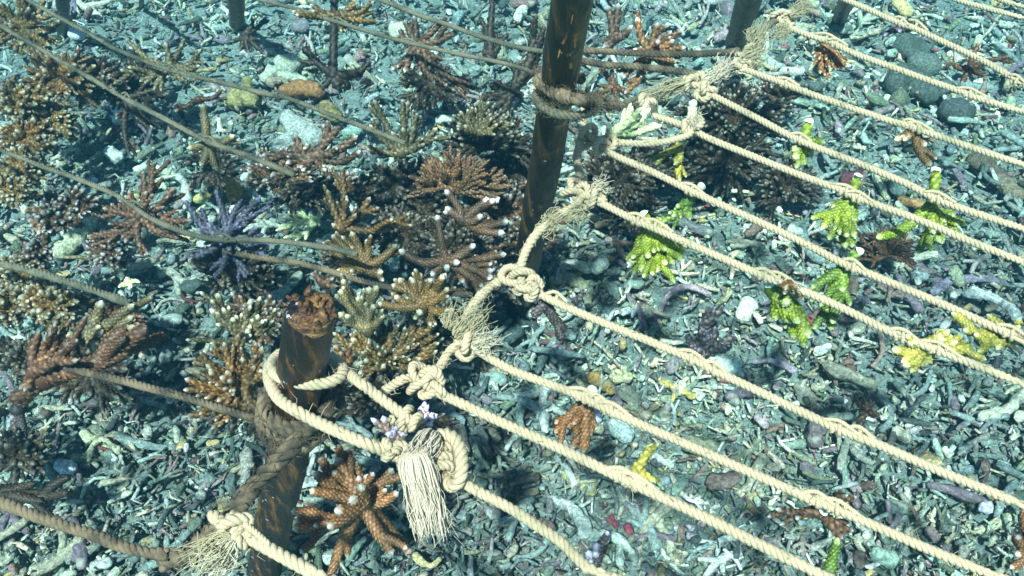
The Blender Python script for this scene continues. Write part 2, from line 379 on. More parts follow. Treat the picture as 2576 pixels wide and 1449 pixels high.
piece('dead_coral_stick', 'grey dead coral log left of the upper green fragment', rp, [([(1660, 545), (1730, 565), (1790, 590)], 13, .9)], [.20, .21, .20])
piece('dead_coral_fork', 'long pale blue coral branch lying near the right edge', rp, [([(2425, 738), (2490, 748), (2545, 780), (2566, 815)], 13, .8), ([(2500, 750), (2440, 725)], 9, .8)], [.54, .58, .52], lift=.03)
piece('dead_coral_stick', 'mauve grey coral branch lying above the pale blue branch at right', rp, [([(2345, 735), (2400, 705), (2470, 700), (2530, 712)], 12, .8)], [.28, .26, .32])
piece('dead_coral_stick', 'rusty orange broken coral log behind the forked green fragment', rp, [([(2262, 500), (2290, 508), (2325, 515)], 14, .8)], [.50, .28, .12], lift=.02)
piece('dead_coral_stick', 'brown thick dead coral log right of the ropes near the right edge', rp, [([(2440, 395), (2490, 425), (2540, 480), (2570, 500)], 20, .9)], [.24, .20, .13], lift=.02)
piece('dead_coral_fork', 'pale coral branch bent upward at the right edge', rp, [([(2465, 1050), (2520, 1035), (2560, 1010), (2580, 985)], 14, .9), ([(2555, 1050), (2580, 1045)], 14, .9)], [.60, .62, .44], lift=.03)
piece('dead_coral_stick', 'yellow curved coral bit just below the orange brown coral', rp, [([(1040, 1395), (1062, 1415), (1090, 1420), (1108, 1405)], 9, .8)], [.60, .50, .24], lift=.03)
piece('dead_coral_ring', 'small white ring shaped coral piece left of centre at top', rp, [([(550, 300), (556, 326), (578, 328), (582, 305)], 6, .9)], [.75, .74, .52], lift=.03)
piece('dead_coral_fork', 'bleached branching coral scrap left of the front stake top', rp, [([(400, 690), (430, 685), (470, 715), (500, 700)], 11, .8), ([(440, 690), (450, 740)], 9, .8)], [.42, .44, .34])
piece('dead_coral_stick', 'pale arched coral stick on the rubble at lower left', rp, [([(275, 1092), (310, 1098), (338, 1130)], 7, .7)], [.55, .55, .36], lift=.03)
piece('dead_coral_fork', 'upright pale coral stub at lower left beside the arched stick', rp, [([(222, 1160), (235, 1110), (245, 1095)], 7, .7), ([(232, 1120), (262, 1105), (300, 1140)], 7, .7)], [.52, .54, .34], lift=.03)
for (lab, pts, r, c) in [
   ('dark olive boulder under the far right ropes, largest', [(2260, 105), (2290, 118), (2330, 135)], 34, [.10, .13, .11]),
   ('greenish boulder below the largest one under the far right ropes', [(2290, 152), (2320, 162), (2360, 172)], 24, [.14, .18, .15]),
   ('long dark boulder running along the second far right rope', [(2240, 190), (2300, 215), (2350, 245)], 30, [.09, .12, .10]),
   ('rounded dark boulder between two right ropes near the edge', [(2375, 265), (2410, 285), (2430, 300)], 32, [.09, .11, .10]),
   ('small mossy boulder under the third right rope', [(2245, 245), (2285, 252)], 18, [.17, .19, .12])]:
    piece('boulder', lab, 'boulder', [(pts, r, 1.0)], c, lift=.02, amp=.12)
for (lab, pts, r, c) in [
   ('bright white rounded coral lump at far left edge', [(20, 862), (60, 852)], 17, [.8, .82, .7]),
   ('white glaring coral lump in the upper left corner', [(190, 75), (205, 85)], 20, [.8, .85, .85]),
   ('white chunk of bleached coral near the left edge, above the brown ring', [(80, 720), (105, 705)], 20, [.72, .76, .66]),
   ('white bleached coral slab at lower left', [(140, 1170), (185, 1180)], 16, [.72, .78, .78]),
   ('pale coral lump half way up the left side', [(290, 262), (300, 300)], 15, [.75, .8, .74]),
   ('whitish coral lump near the left side above the reddish colony', [(275, 375), (300, 400)], 20, [.62, .68, .58]),
   ('white pitted coral ring near the bottom right corner', [(2470, 1270), (2490, 1285)], 20, [.66, .68, .7]),
   ('pale green coral lump just right of the short thin stem at top', [(985, 70), (1020, 78)], 22, [.6, .64, .44]),
   ('whitish coral stub near the bottom right, under the rope', [(2375, 1180), (2380, 1200)], 12, [.7, .72, .62])]:
    piece('bleached_coral', lab, rp, [(pts, r, .9)], c, lift=.03, amp=.12)

# ------------------------------------------------------------------ ropes
ZR = 0.30
def twisted(G, pts, d=.0064, step=.0012, lay=1.75, closed=False, rough=0.0, seed=0, fuzz=0):
    P = catmull(pts, step)
    P = P + (np.stack([SNoise(60, seed=seed+k)(P) for k in range(3)], -1))*d*.05
    T, Nn, B = frames(P)
    s = np.concatenate([[0], np.cumsum(np.linalg.norm(np.diff(P, axis=0), axis=1))])
    rs, ro = d*.262, d*.268
    rr = rs*np.ones(len(P))
    if rough: rr = rs*(1+rough*SNoise(260, seed=seed+9)(P)+rough*.6*SNoise(700, seed=seed+11)(P))
    rr[0] *= .3; rr[-1] *= .3
    for k in range(3):
        a = 2*math.pi*(s/(lay*d)+k/3.)
        Pk = P+(Nn*np.cos(a)[:, None]+B*np.sin(a)[:, None])*ro
        V, Q = tube(Pk, rr, 6); G.add(V, Q)
    if fuzz:
        gg = np.random.default_rng(seed+77); n = int(.7*fuzz*s[-1])
        for i in gg.integers(1, len(P)-2, n):
            a = gg.uniform(0, 6.28); o = Nn[i]*math.cos(a)+B[i]*math.sin(a); L = gg.uniform(.4, 1.1)*d
            p0 = P[i]+o*d*.45; p1 = p0+(o*.7+T[i]*gg.uniform(-1, 1)+gg.normal(size=3)*.3)*L*.6; p2 = p1+(o*.3+T[i]*gg.uniform(-1, 1)+gg.normal(size=3)*.5)*L*.6
            V, Q = tube(np.array([p0, p1, p2]), np.array([.00022, .0002, .0001]), 3); G.add(V, Q)
    return P
def trefoil(G, c, axis, size, d, seed=0, rough=0):
    axis = axis/np.linalg.norm(axis); gg = np.random.default_rng(seed)
    r = gg.normal(size=3); b = np.cross(axis, r); b /= np.linalg.norm(b); e = np.cross(axis, b)
    t = np.linspace(0, 2*math.pi, 13)+gg.uniform(0, 6)
    L = np.stack([(np.sin(t)+2*np.sin(2*t))/3, (np.cos(t)-2*np.cos(2*t))/3, -np.sin(3*t)*.6], -1)*size
    twisted(G, [c+axis*l[0]*1.15+b*l[1]+e*l[2] for l in L], d, seed=seed, rough=rough)
def wraps(G, c, axis, turns, rad, d, seed=0, rough=0, space=1.0, fuzz=0):
    axis = axis/np.linalg.norm(axis); r = np.array([.3, .2, 1.]); b = np.cross(axis, r); b /= np.linalg.norm(b); e = np.cross(axis, b)
    t = np.linspace(0, 2*math.pi*turns, int(8*turns)+1)
    twisted(G, [c+axis*(d*space*(q/(2*math.pi)-turns/2))+(b*math.cos(q)+e*math.sin(q))*rad for q in t], d, seed=seed, rough=rough, fuzz=(2600 if rough > .15 else 0))
def fibres(G, p0, p1, n, w0, w1, seed=0, r=.00032, droop=0.0, wav=.0015, lenvar=.25):
    gg = np.random.default_rng(seed); ax = p1-p0; L = np.linalg.norm(ax); ax = ax/L
    b = np.cross(ax, [.2, .3, 1.]); b /= np.linalg.norm(b); e = np.cross(ax, b); t = np.linspace(0, 1, 9)[:, None]
    for i in range(n):
        a = gg.uniform(0, 6.28); q = math.sqrt(gg.random()); o = b*math.cos(a)+e*math.sin(a)
        l = L*(1-lenvar*gg.random()); tw = gg.normal(size=3)*wav
        P = p0+ax*l*t+o*q*(w0*(1-t)+w1*np.sqrt(t))+np.sin(t*gg.uniform(3, 8)+gg.uniform(0, 6))*tw*t+np.array([0, 0, -droop])*t*t*L
        V, Q = tube(P, r*np.linspace(1.1, .6, 9), 4); G.add(V, Q)

def px3(pts, z):
    return [at(p[0], p[1], z if len(p) < 3 else p[2]) for p in pts]
def rope(name, label, pts, z=ZR, d=.0060, mat=M_rope, group=None, ext=0, lashes=(), knots=(), rough=.04, fuzz=200, seed=0, frays=(), ext0=0):
    P3 = px3(pts, z)
    if ext: dr = P3[-1]-P3[-2]; dr /= np.linalg.norm(dr); P3 = P3+[P3[-1]+dr*ext*.5, P3[-1]+dr*ext]
    if ext0: dr = P3[0]-P3[1]; dr /= np.linalg.norm(dr); P3 = [P3[0]+dr*ext0]+P3
    G = Geo(); twisted(G, P3, d, rough=rough, seed=seed, fuzz=fuzz)
    o = tag(G.build(name, mat, None, P3[0]), label, 'rope', group)
    for i, (u, v, *zz) in enumerate(lashes):                       # small double hitch holding a fragment
        c = at(u, v, zz[0] if zz else z); ax = P3[-1]-P3[0]
        G = Geo(); q_ = .7+.5*((seed*7+i*5) % 10)/10; wraps(G, c, ax, 1.2+.6*q_, d*.52, d*.5, seed=seed+i, space=.9+.7*q_)
        twisted(G, [c-ax/np.linalg.norm(ax)*d*1.9*q_+np.array([0, .0, .4*d]), c+np.array([0, .5*d, .75*d]), c+ax/np.linalg.norm(ax)*d*2.1*q_+np.array([0, 0, .4*d])], d*.5, seed=seed+i+5)
        G.build('lashing', mat, o)
    for i, (u, v, sz, *zz) in enumerate(knots):
        c = at(u, v, zz[0] if zz else z); G = Geo(); trefoil(G, c, P3[1]-P3[0], sz*d, d*.9, seed=seed+i*3+1, rough=rough); G.build('knot', mat, o)
    for i, (u0, v0, u1, v1, n, w0, w1, m) in enumerate(frays):
        p0 = at(u0, v0, z+.004); p1 = atd(u1, v1, depth(p0)-.004); G = Geo(); fibres(G, p0, p1, n, w0, w1, seed=seed+i+40, wav=.006, lenvar=.45); G.build('frayed_end', m, o)
    return o
gr = 'cream ropes stretched in parallel to the right of the stakes'
rope('rope', 'cream rope crossing the extreme top right corner', [(2480, -12), (2517, 0), (2576, 18)], ext=.4, ext0=.15, group=gr, seed=1, d=.0055)
rope('rope', 'cream rope second from the top right corner', [(2370, -16), (2411, 0), (2500, 26), (2576, 46)], ext=.4, ext0=.15, group=gr, seed=2, d=.0055)
rope('rope', 'cream rope leaving the top edge right of a dark post, tied to a grey stub', [(2060, -35), (2130, 0), (2257, 56), (2309, 74), (2447, 141), (2520, 180), (2576, 215)], ext=.4, ext0=.1, group=gr, seed=3, d=.0060, lashes=[(2265, 58), (2306, 68), (2556, 205)])
rope('rope', 'cream rope starting at the big frayed knot at top right', [(1960, 62), (2046, 93), (2088, 104), (2151, 134), (2292, 186), (2415, 229), (2450, 243), (2576, 281)], ext=.4, group=gr, seed=4, d=.0060, lashes=[(2080, 100), (2105, 113), (2440, 238)], knots=[(1958, 50, 1.6), (1975, 45, 1.4)], frays=[(1985, 40, 2050, 8, 70, .004, .007, M_fray2), (1975, 60, 1960, 105, 50, .004, .006, M_fray2)])
rope('rope', 'cream rope starting behind the white shaggy knot at upper right', [(1865, 172), (1905, 186), (1975, 211), (2046, 239), (2222, 299), (2292, 319), (2345, 338), (2460, 377), (2576, 415)], ext=.4, group=gr, seed=5, d=.0060, lashes=[(1978, 212), (2290, 317), (2310, 325)], knots=[(1868, 165, 1.2)])
rope('rope', 'cream rope running from the white capped knot past a green stub', [(1745, 212), (1800, 243), (1905, 299), (2010, 352), (2151, 408), (2280, 462), (2355, 500), (2440, 530), (2576, 576)], ext=.4, group=gr, seed=6, d=.0060, lashes=[(2012, 352), (2360, 502)])
rope('rope', 'cream rope starting at the loop beside the upright white stub', [(1740, 318), (1780, 345), (1905, 397), (2030, 447), (2116, 478), (2170, 503), (2327, 558), (2450, 610), (2576, 660)], ext=.4, group=gr, seed=7, lashes=[(2130, 484), (2160, 500)])
rope('rope', 'cream rope starting at the double knot right of the dark stake', [(1520, 375), (1556, 396), (1640, 432), (1732, 478), (1800, 510), (1945, 575), (2030, 615), (2116, 660), (2172, 683), (2355, 757), (2538, 839), (2576, 858)], ext=.4, group=gr, seed=8, lashes=[(1740, 482), (2145, 672), (2545, 842)])
rope('rope', 'cream rope holding the bright green fragment near its knot', [(1485, 500), (1514, 512), (1592, 551), (1679, 588), (1800, 642), (1922, 695), (2028, 735), (2140, 785), (2257, 842), (2373, 887), (2480, 928), (2576, 966)], ext=.4, group=gr, seed=9, lashes=[(1605, 556), (1650, 572), (1925, 696), (1960, 705), (2270, 848), (2360, 882)])
rope('rope', 'cream rope starting at the knot beside a white cut stub', [(1335, 720), (1365, 742), (1416, 768), (1520, 812), (1640, 860), (1746, 905), (1796, 933), (1945, 1000), (2102, 1076), (2222, 1122), (2400, 1200), (2552, 1262), (2576, 1272)], ext=.4, group=gr, seed=10, lashes=[(1400, 755), (1740, 903), (1795, 930), (2110, 1080), (2160, 1095)])
rope('rope', 'cream rope from the bushy frayed knot, carrying a red fragment', [(1200, 878), (1240, 903), (1310, 939), (1468, 1000), (1542, 1036), (1740, 1122), (1945, 1212), (2046, 1258), (2109, 1282), (2362, 1392), (2503, 1449)], ext=.35, group=gr, seed=11, lashes=[(1470, 1000), (1500, 1012), (1540, 1034), (2055, 1260), (2105, 1280)])
rope('rope', 'cream rope from the looped knot, carrying a yellow green twig', [(1095, 985), (1160, 1015), (1275, 1068), (1380, 1115), (1486, 1166), (1556, 1200), (1619, 1229), (1780, 1305), (1945, 1386), (2070, 1449)], ext=.3, group=gr, seed=12, d=.0066, lashes=[(1570, 1203), (1600, 1218)])
rope('rope', 'cream rope from the white tassel knot to the bottom edge', [(1150, 1195), (1175, 1222), (1275, 1275), (1345, 1320), (1408, 1361), (1450, 1400), (1486, 1431), (1540, 1452)], ext=.3, group=gr, seed=13, d=.0066)
rope('rope', 'cream rope with a cut end and knot across the foot of the front stake', [(530, 1292), (560, 1315), (600, 1330), (640, 1358), (710, 1402), (780, 1440), (830, 1462)], z=.30, ext=.3, group=gr, seed=14, d=.0080, knots=[(595, 1335, 1.25)], lashes=[(612, 1345)],
     frays=[(585, 1350, 480, 1440, 90, .003, .012, M_fray2), (590, 1360, 520, 1460, 50, .003, .010, M_fray)])

# ropes on the far side (duller)
gl = 'weathered ropes on the coral side of the stakes'
rope('weathered_rope', 'dull rope running from the left edge across the upper left', [(84, 113), (190, 175), (299, 239), (352, 267), (475, 331), (549, 366), (658, 406), (740, 440)], .26, d=.0050, mat=M_rope2, group=gl, seed=20, rough=.2, fuzz=900, ext0=.25, lashes=[(318, 246), (530, 358)])
rope('weathered_rope', 'grey green rope in the upper left passing over the yellow sponge', [(218, 81), (306, 130), (440, 179), (560, 208), (671, 237), (707, 241), (813, 281), (880, 306), (946, 331), (1020, 360)], .24, d=.0050, mat=M_rope2, group=gl, seed=21, rough=.2, fuzz=900, ext0=.25, lashes=[(430, 175), (700, 240)])
rope('weathered_rope', 'dull rope from the left edge to the blue purple coral', [(60, 400), (116, 422), (200, 452), (299, 494), (387, 554), (520, 598), (672, 606), (827, 623), (900, 640)], .24, d=.0050, mat=M_rope2, group=gl, seed=22, rough=.15, ext0=.2, lashes=[(340, 520), (565, 602)])
rope('weathered_rope', 'brownish rope below the blue purple coral toward the centre', [(560, 630), (637, 646), (742, 661), (830, 683), (920, 708), (989, 723), (1080, 735), (1190, 742)], .22, d=.0055, mat=M_rope3, group=gl, seed=23, rough=.15)
rope('weathered_rope', 'faint grey rope at left between reddish and ring shaped corals', [(60, 678), (140, 700), (225, 727), (330, 762)], .20, d=.007, mat=M_rope2, group=gl, seed=24, rough=.2, ext0=.1)
rope('weathered_rope', 'tan rope at left behind the big red brown branch', [(150, 915), (207, 933), (300, 955), (387, 980), (471, 1002), (560, 1030), (640, 1050)], .26, mat=M_rope3, group=gl, seed=25, rough=.08)
rope('weathered_rope', 'thick tan rope entering the lower left corner', [(-60, 1240), (0, 1266), (70, 1292), (155, 1321), (230, 1345), (299, 1372), (360, 1388), (425, 1396)], .28, d=.0072, mat=M_rope3, group=gl, seed=26, rough=.1, ext0=.2)
rope('weathered_rope', 'thin dull rope crossing the top left of centre', [(600, -15), (658, 0), (742, 21), (800, 40), (866, 60), (935, 82), (1006, 102), (1094, 123), (1190, 143), (1288, 165), (1370, 190)], .26, d=.0046, mat=M_rope2, group=gl, seed=27, rough=.1, ext0=.2, lashes=[(1030, 108), (850, 54)])
rope('weathered_rope', 'thin dull rope nearest the top edge left of the dark stake', [(900, -22), (960, 0), (1059, 39), (1129, 63), (1220, 95), (1308, 120), (1400, 135)], .26, d=.0053, mat=M_rope2, group=gl, seed=28, rough=.1, ext0=.2)
rope('weathered_rope', 'thin brown rope running right from the dark stake behind the orange coral', [(1440, 125), (1521, 128), (1600, 132), (1700, 137), (1802, 134), (1860, 128)], .28, d=.007, mat=M_rope3, group=gl, seed=29, rough=.12)
rope('weathered_rope', 'second thin rope right of the dark stake, under the first', [(1450, 150), (1521, 162), (1591, 166), (1680, 175), (1780, 190)], .27, d=.007, mat=M_rope3, group=gl, seed=30, rough=.15)

# stakes -----------------------------------------------------------
def stake(label, top, zt, base, wtop_px, mat, zb=-.02, seed=0, name='wooden_stake', flare=1.0, cap=True):
    p0, p1 = at(top[0], top[1], zt), at(base[0], base[1], zb)
    r0 = wtop_px/2*depth(p0)/F0
    root = empty(name, p1); tag(root, label, 'stake')
    P = catmull([p0, p0*.5+p1*.5+np.array([.002, 0, 0]), p1], .004)
    rr_ = r0*np.linspace(1, flare, len(P)); rr_[0] *= .02; rr_[1] *= .93; Pc = P.copy(); Pc[0] = P[1]+(P[0]-P[1])*.6; V, Q = tube(Pc, rr_, 44)
    c = np.repeat(Pc, 44, 0); V = c+(V-c)*(1+.045*SNoise(60, seed=seed)(V*np.array([1, 1, .35]))[:, None]+.03*SNoise(260, seed=seed+1)(V*np.array([1, 1, .15]))[:, None]+.012*SNoise(700, seed=seed+2)(V*np.array([1, 1, .3]))[:, None])
    G = Geo(); G.add(V, Q); G.build('shaft', mat, root)
    return root, P, r0
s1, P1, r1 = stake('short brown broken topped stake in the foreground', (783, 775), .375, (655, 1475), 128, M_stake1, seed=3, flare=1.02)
# broken top: rough crown of splinters
ax = P1[0]-P1[8]; ax /= np.linalg.norm(ax); b = np.cross(ax, [0, 1, 0]); b /= np.linalg.norm(b); e = np.cross(ax, b)
G = Geo(); nr, ns = 22, 56; rr = np.concatenate([np.linspace(0.001, .95, nr-1), [1.0]]); aa = np.linspace(0, 2*math.pi, ns, endpoint=False)
X = rr[:, None]*np.cos(aa); Y = rr[:, None]*np.sin(aa)
pp = np.stack([X, Y, 0*X], -1); hh = .22*SNoise(3, seed=31)(pp)+.20*SNoise(9, seed=32)(pp)+.10*SNoise(24, seed=33)(pp)-.9/(1+np.exp(-(X*1.0-Y*.35-.35)*9))-.10*X
hh[-2] -= .25; hh[-1] -= 1.3
V = P1[0]+(X[..., None]*b+Y[..., None]*e)*r1+ax*(hh*r1*.55+r1*.12)[..., None]
G.add(V.reshape(-1, 3), grid_quads(nr, ns)); G.build('broken_top', M_break, s1)
gg = np.random.default_rng(5)
for k in range(26):
    a = gg.uniform(0, 6.28); q = gg.uniform(.2, .97); p0 = P1[0]+(b*math.cos(a)+e*math.sin(a))*q*r1-ax*r1*.15
    L = gg.uniform(.25, .55)*r1; d_ = ax+gg.normal(size=3)*.35
    V, Q = tube(np.array([p0, p0+d_*L*.6, p0+d_*L]), np.array([.16, .11, .03])*r1*gg.uniform(.7, 1.5), 5)
    Gs = Geo(); Gs.add(V, Q); Gs.build('splinter', M_break, s1)
# mauve crust plate on the right flank
G = Geo(); L_ = np.linspace(0, 1, 20); th = np.linspace(-.1, .9, 8)
Pm = np.array([P1[int(6+l*26)] for l in L_])
rad = r1*(1.05+.03*np.sin(L_*9))[:, None]
vv = Pm[:, None]+(b*-1)[None, None]*0
V = Pm[:, None]+((cR*1.)[None, None]*np.cos(th)[None, :, None]+(-cF*.8)[None, None]*np.sin(th)[None, :, None])*rad[..., None]
Vin = Pm[:, None]+(V-Pm[:, None])*.9
ii = np.arange(19)[:, None]; jj = np.arange(7)[None]; q0 = ii*8+jj
G.add(V.reshape(-1, 3), np.stack([q0, q0+1, q0+9, q0+8], -1).reshape(-1, 4)); G.build('crust_plate', M_bark, s1)

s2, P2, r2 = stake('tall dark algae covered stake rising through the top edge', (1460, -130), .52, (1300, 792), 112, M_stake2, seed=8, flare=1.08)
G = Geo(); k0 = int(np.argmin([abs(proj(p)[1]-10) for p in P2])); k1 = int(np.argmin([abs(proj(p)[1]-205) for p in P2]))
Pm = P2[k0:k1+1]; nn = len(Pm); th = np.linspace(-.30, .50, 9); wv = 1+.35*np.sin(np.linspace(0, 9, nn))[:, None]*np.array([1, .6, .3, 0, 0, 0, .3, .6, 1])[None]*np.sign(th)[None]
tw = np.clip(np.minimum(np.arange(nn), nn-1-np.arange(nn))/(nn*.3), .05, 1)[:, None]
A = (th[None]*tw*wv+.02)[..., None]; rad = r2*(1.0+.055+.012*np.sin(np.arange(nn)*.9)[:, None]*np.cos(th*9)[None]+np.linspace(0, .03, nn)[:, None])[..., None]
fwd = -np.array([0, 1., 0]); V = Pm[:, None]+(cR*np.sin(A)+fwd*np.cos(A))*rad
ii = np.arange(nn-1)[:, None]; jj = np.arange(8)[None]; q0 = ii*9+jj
G.add(V.reshape(-1, 3), np.stack([q0, q0+1, q0+10, q0+9], -1).reshape(-1, 4)); G.build('sunlit_wood_streak', M_lit_wood, s2)  # strip of orange wood with the shaft's sunlit streak painted into its colour
stake('brown stake at top right behind the big frayed knots', (1900, -60), .30, (1842, 125), 72, M_stake3, zb=-.02, seed=9)
stake('dark green post at the top right edge between ropes', (2150, -60), .22, (2105, 62), 46, M_stake2, seed=10, name='wooden_post')
stake('dark brown post at top left with a spiky coral at its foot', (585, -60), .2, (596, 75), 46, M_stake3, seed=11, name='wooden_post')
stake('dark post near the top left corner beside a white lump', (152, -60), .2, (158, 100), 34, M_stake2, seed=12, name='wooden_post')
stake('thin dark post at the top edge between two left posts', (352, -40), .15, (354, 25), 14, M_stake2, seed=13, name='wooden_post')

# fouled frame rope and the wraps on the stakes ----------------------------
def ringwrap(G, P, r, u0, turns, d, seed, rough, space=1.05, up=None):
    k = int(np.argmin([abs(proj(p)[1]-u0) for p in P])); c = P[k]; ax = P[0]-P[-1]
    wraps(G, c, ax, turns, r+d*.48, d, seed, rough, space)
def proj(p):
    q = np.asarray(p)-cO; z = np.dot(q, cF); return (W0/2+F0*np.dot(q, cR)/z, H0/2-F0*np.dot(q, cU)/z)
G = Geo()
fp = [(400, 1420, .27), (470, 1395, .27), (560, 1325, .28), (640, 1220, .285), (715, 1140, .30), (760, 1095, .30)]
P3 = [at(*p) for p in fp]; twisted(G, P3, .0108, rough=.32, seed=50, fuzz=2600, lay=2.6)
o = G.build('frame_rope', M_rope3, None, P3[0]); tag(o, 'thick fouled brown rope wrapped round the front stake and running down left', 'rope')
G = Geo(); ringwrap(G, P1, r1, 1040, 2.6, .0108, 51, .34); G.build('stake_wrap', M_rope3, o)
G = Geo(); p3 = [at(*p) for p in [(425, 1396, .28), (470, 1400, .275), (520, 1370, .275), (560, 1340, .28)]]; twisted(G, p3, .010, rough=.2, seed=57, fuzz=300); G.build('spliced_rope', M_rope3, o)

G = Geo()
fp = [(960, 985, .285), (1010, 955, .30), (1050, 950, .30), (1100, 930, .30), (1130, 885, .30), (1160, 860, .30), (1165, 820, .30), (1195, 760, .295), (1240, 715, .29), (1300, 690, .30), (1325, 630, .305), (1350, 590, .31), (1400, 545, .31), (1450, 515, .305), (1470, 470, .30), (1450, 405, .30), (1462, 345, .30), (1468, 300, .30), (1465, 265, .30)]
P3 = [at(*p) for p in fp]; twisted(G, P3[:9], .0064, rough=.2, seed=52, fuzz=1200)
twisted(G, P3[8:], .0070, rough=.08, seed=53, fuzz=400)
o = G.build('frame_rope', M_rope, None, P3[0]); tag(o, 'knotted cream frame rope zigzagging between the front and tall stakes', 'rope')
fr = o
# knots on it
for i, (u, v, sz, m) in enumerate([(1065, 952, 1.7, M_rope), (1090, 975, 1.3, M_rope), (1180, 870, 1.5, M_rope), (1300, 700, 1.7, M_rope), (1335, 725, 1.3, M_rope), (1450, 480, 1.7, M_rope), (1490, 500, 1.4, M_rope), (1480, 345, 1.7, M_rope), (1520, 365, 1.5, M_rope)]):
    G = Geo(); trefoil(G, at(u, v, .302), np.array([1, .3*(-1)**i, .2]), sz*.0060, .0058, seed=60+i, rough=.05); G.build('knot', m, fr)
for i, (u0, v0, u1, v1, n, w0, w1, m) in enumerate([
    (1150, 850, 1228, 770, 80, .005, .0075, M_fray2), (1125, 822, 1150, 785, 40, .004, .006, M_fray2), (1190, 870, 1252, 862, 55, .003, .006, M_fray), (1200, 880, 1250, 815, 20, .002, .009, M_fray),
    (1490, 480, 1532, 460, 50, .002, .005, M_fray), (1350, 590, 1425, 532, 60, .0045, .0045, M_fray2), (1420, 545, 1480, 520, 40, .0045, .005, M_fray2)]):
    p0 = at(u0, v0, .305); p1 = atd(u1, v1, depth(p0)-.004); G = Geo(); fibres(G, p0, p1, n, w0, w1, seed=80+i, wav=.005, lenvar=.5); G.build('frayed_end', m, fr)

# rope from the tall stake to the upper right knots
G = Geo(); fp = [(1455, 245, .305), (1530, 262, .305), (1600, 272, .30), (1640, 250, .30), (1690, 225, .30), (1745, 212, .30), (1800, 185, .30), (1850, 150, .30), (1890, 115, .30), (1925, 70, .30), (1960, 45, .30), (2010, 15, .30)]
P3 = [at(*p) for p in fp]; twisted(G, P3[:4], .0085, rough=.2, seed=90, fuzz=2000); 
o = G.build('frame_rope', M_rope3, None, P3[0]); tag(o, 'fouled rope looped round the tall dark stake and running right to shaggy knots', 'rope')
G = Geo(); twisted(G, P3[3:], .0072, rough=.14, seed=91, fuzz=1500); G.build('rope_section', M_rope2, o)
k2 = int(np.argmin([abs(proj(p)[1]-235) for p in P2])); D2 = depth(P2[k2])
def a2(u, v, off): return atd(u, v, D2+off)
G = Geo(); twisted(G, [a2(1470, 200, .026), a2(1410, 178, .030), a2(1366, 180, .014), a2(1357, 203, -.008), a2(1378, 228, -.026), a2(1425, 246, -.036), a2(1475, 256, -.030), at(1535, 264, .305)], .0086, rough=.28, seed=92, fuzz=2600); G.build('stake_wrap', M_rope3, o)
G = Geo(); twisted(G, [a2(1490, 262, .010), a2(1460, 240, .030), a2(1400, 232, .030), a2(1354, 232, .012), a2(1350, 252, -.010), a2(1378, 278, -.030), a2(1430, 292, -.036), a2(1475, 286, -.026), a2(1492, 268, -.005)], .0066, rough=.25, seed=93, fuzz=2200); G.build('stake_wrap', M_rope2, o)
for i, (u, v, sz) in enumerate([(1745, 205, 1.4), (1620, 262, 1.2), (1740, 320, 1.3), (1775, 230, 1.2), (1880, 140, 1.3)]):
    G = Geo(); trefoil(G, at(u, v, .302), np.array([1, .4, .2]), sz*.0064, .0062, seed=100+i, rough=.06); G.build('knot', M_rope, o)
G = Geo(); twisted(G, [at(*p, .302) for p in [(1640, 290), (1680, 302), (1722, 318), (1738, 335), (1700, 350), (1640, 360), (1560, 358), (1530, 345), (1510, 358)]], .0060, seed=110, rough=.05, fuzz=200); G.build('rope_loop', M_rope, o)
G = Geo(); twisted(G, [at(*p, .302) for p in [(1570, 262), (1600, 250), (1635, 258), (1645, 280), (1655, 295)]], .0060, seed=111, rough=.05, fuzz=200); G.build('rope_loop', M_rope2, o)
for i, (u0, v0, u1, v1, n, w0, w1, m) in enumerate([
    (1720, 210, 1620, 250, 90, .004, .008, M_fray2), (1790, 205, 1850, 135, 60, .004, .005, M_tassel), (1870, 150, 1925, 130, 100, .004, .012, M_fray2), (1890, 110, 1925, 60, 80, .005, .010, M_fray2),
    (1770, 208, 1850, 165, 50, .004, .004, M_fray), (1740, 320, 1752, 285, 60, .002, .006, M_fray)]):
    p0 = at(u0, v0, .304); p1 = atd(u1, v1, depth(p0)-.003); G = Geo(); fibres(G, p0, p1, n, w0, w1, seed=120+i, wav=.005, lenvar=.5); G.build('frayed_end', m, o)

# cream rope looped round the front stake, with the white tassel
dS = depth(P1[int(len(P1)*.25)])
def ar(u, v, off): return atd(u, v, dS+off)
cx = ar(778, 935, 0)
loop = [ar(829, 905, .020), ar(790, 885, .026), ar(720, 885, .022), ar(685, 910, .006), ar(690, 938, -.022), ar(730, 958, -.034), ar(790, 966, -.038), ar(845, 955, -.034), ar(864, 930, -.022), ar(845, 905, -.006), ar(822, 900, .004), ar(850, 918, .004), at(900, 958, .315), at(943, 992, .31), at(1006, 1041, .305), at(1036, 1066, .30)]
G = Geo(); twisted(G, loop, .0072, seed=130, rough=.04, fuzz=250)
o = G.build('rope', M_rope, None, cx); tag(o, 'bright cream rope looped twice round the front stake and ending in a white tassel', 'rope')
G = Geo(); twisted(G, [ar(800, 895, .024), ar(740, 895, .024), ar(684, 915, .010), ar(677, 950, -.014), ar(700, 1000, -.032), ar(745, 1032, -.042), ar(790, 1056, -.042), at(901, 1108, .31), at(954, 1130, .305), at(985, 1140, .30), at(1020, 1135, .30), at(1050, 1120, .30)], .0078, seed=131, rough=.04, fuzz=250); G.build('rope_section', M_rope, o)
G = Geo(); trefoil(G, at(990, 1135, .305), np.array([1, -.5, 0]), .0064, .006, seed=133); G.build('knot', M_rope, o)
G = Geo(); wraps(G, at(1025, 1055, .30), np.array([1, -.8, 0]), 2, .006, .006, seed=134, space=1.4); G.build('knot', M_rope, o)
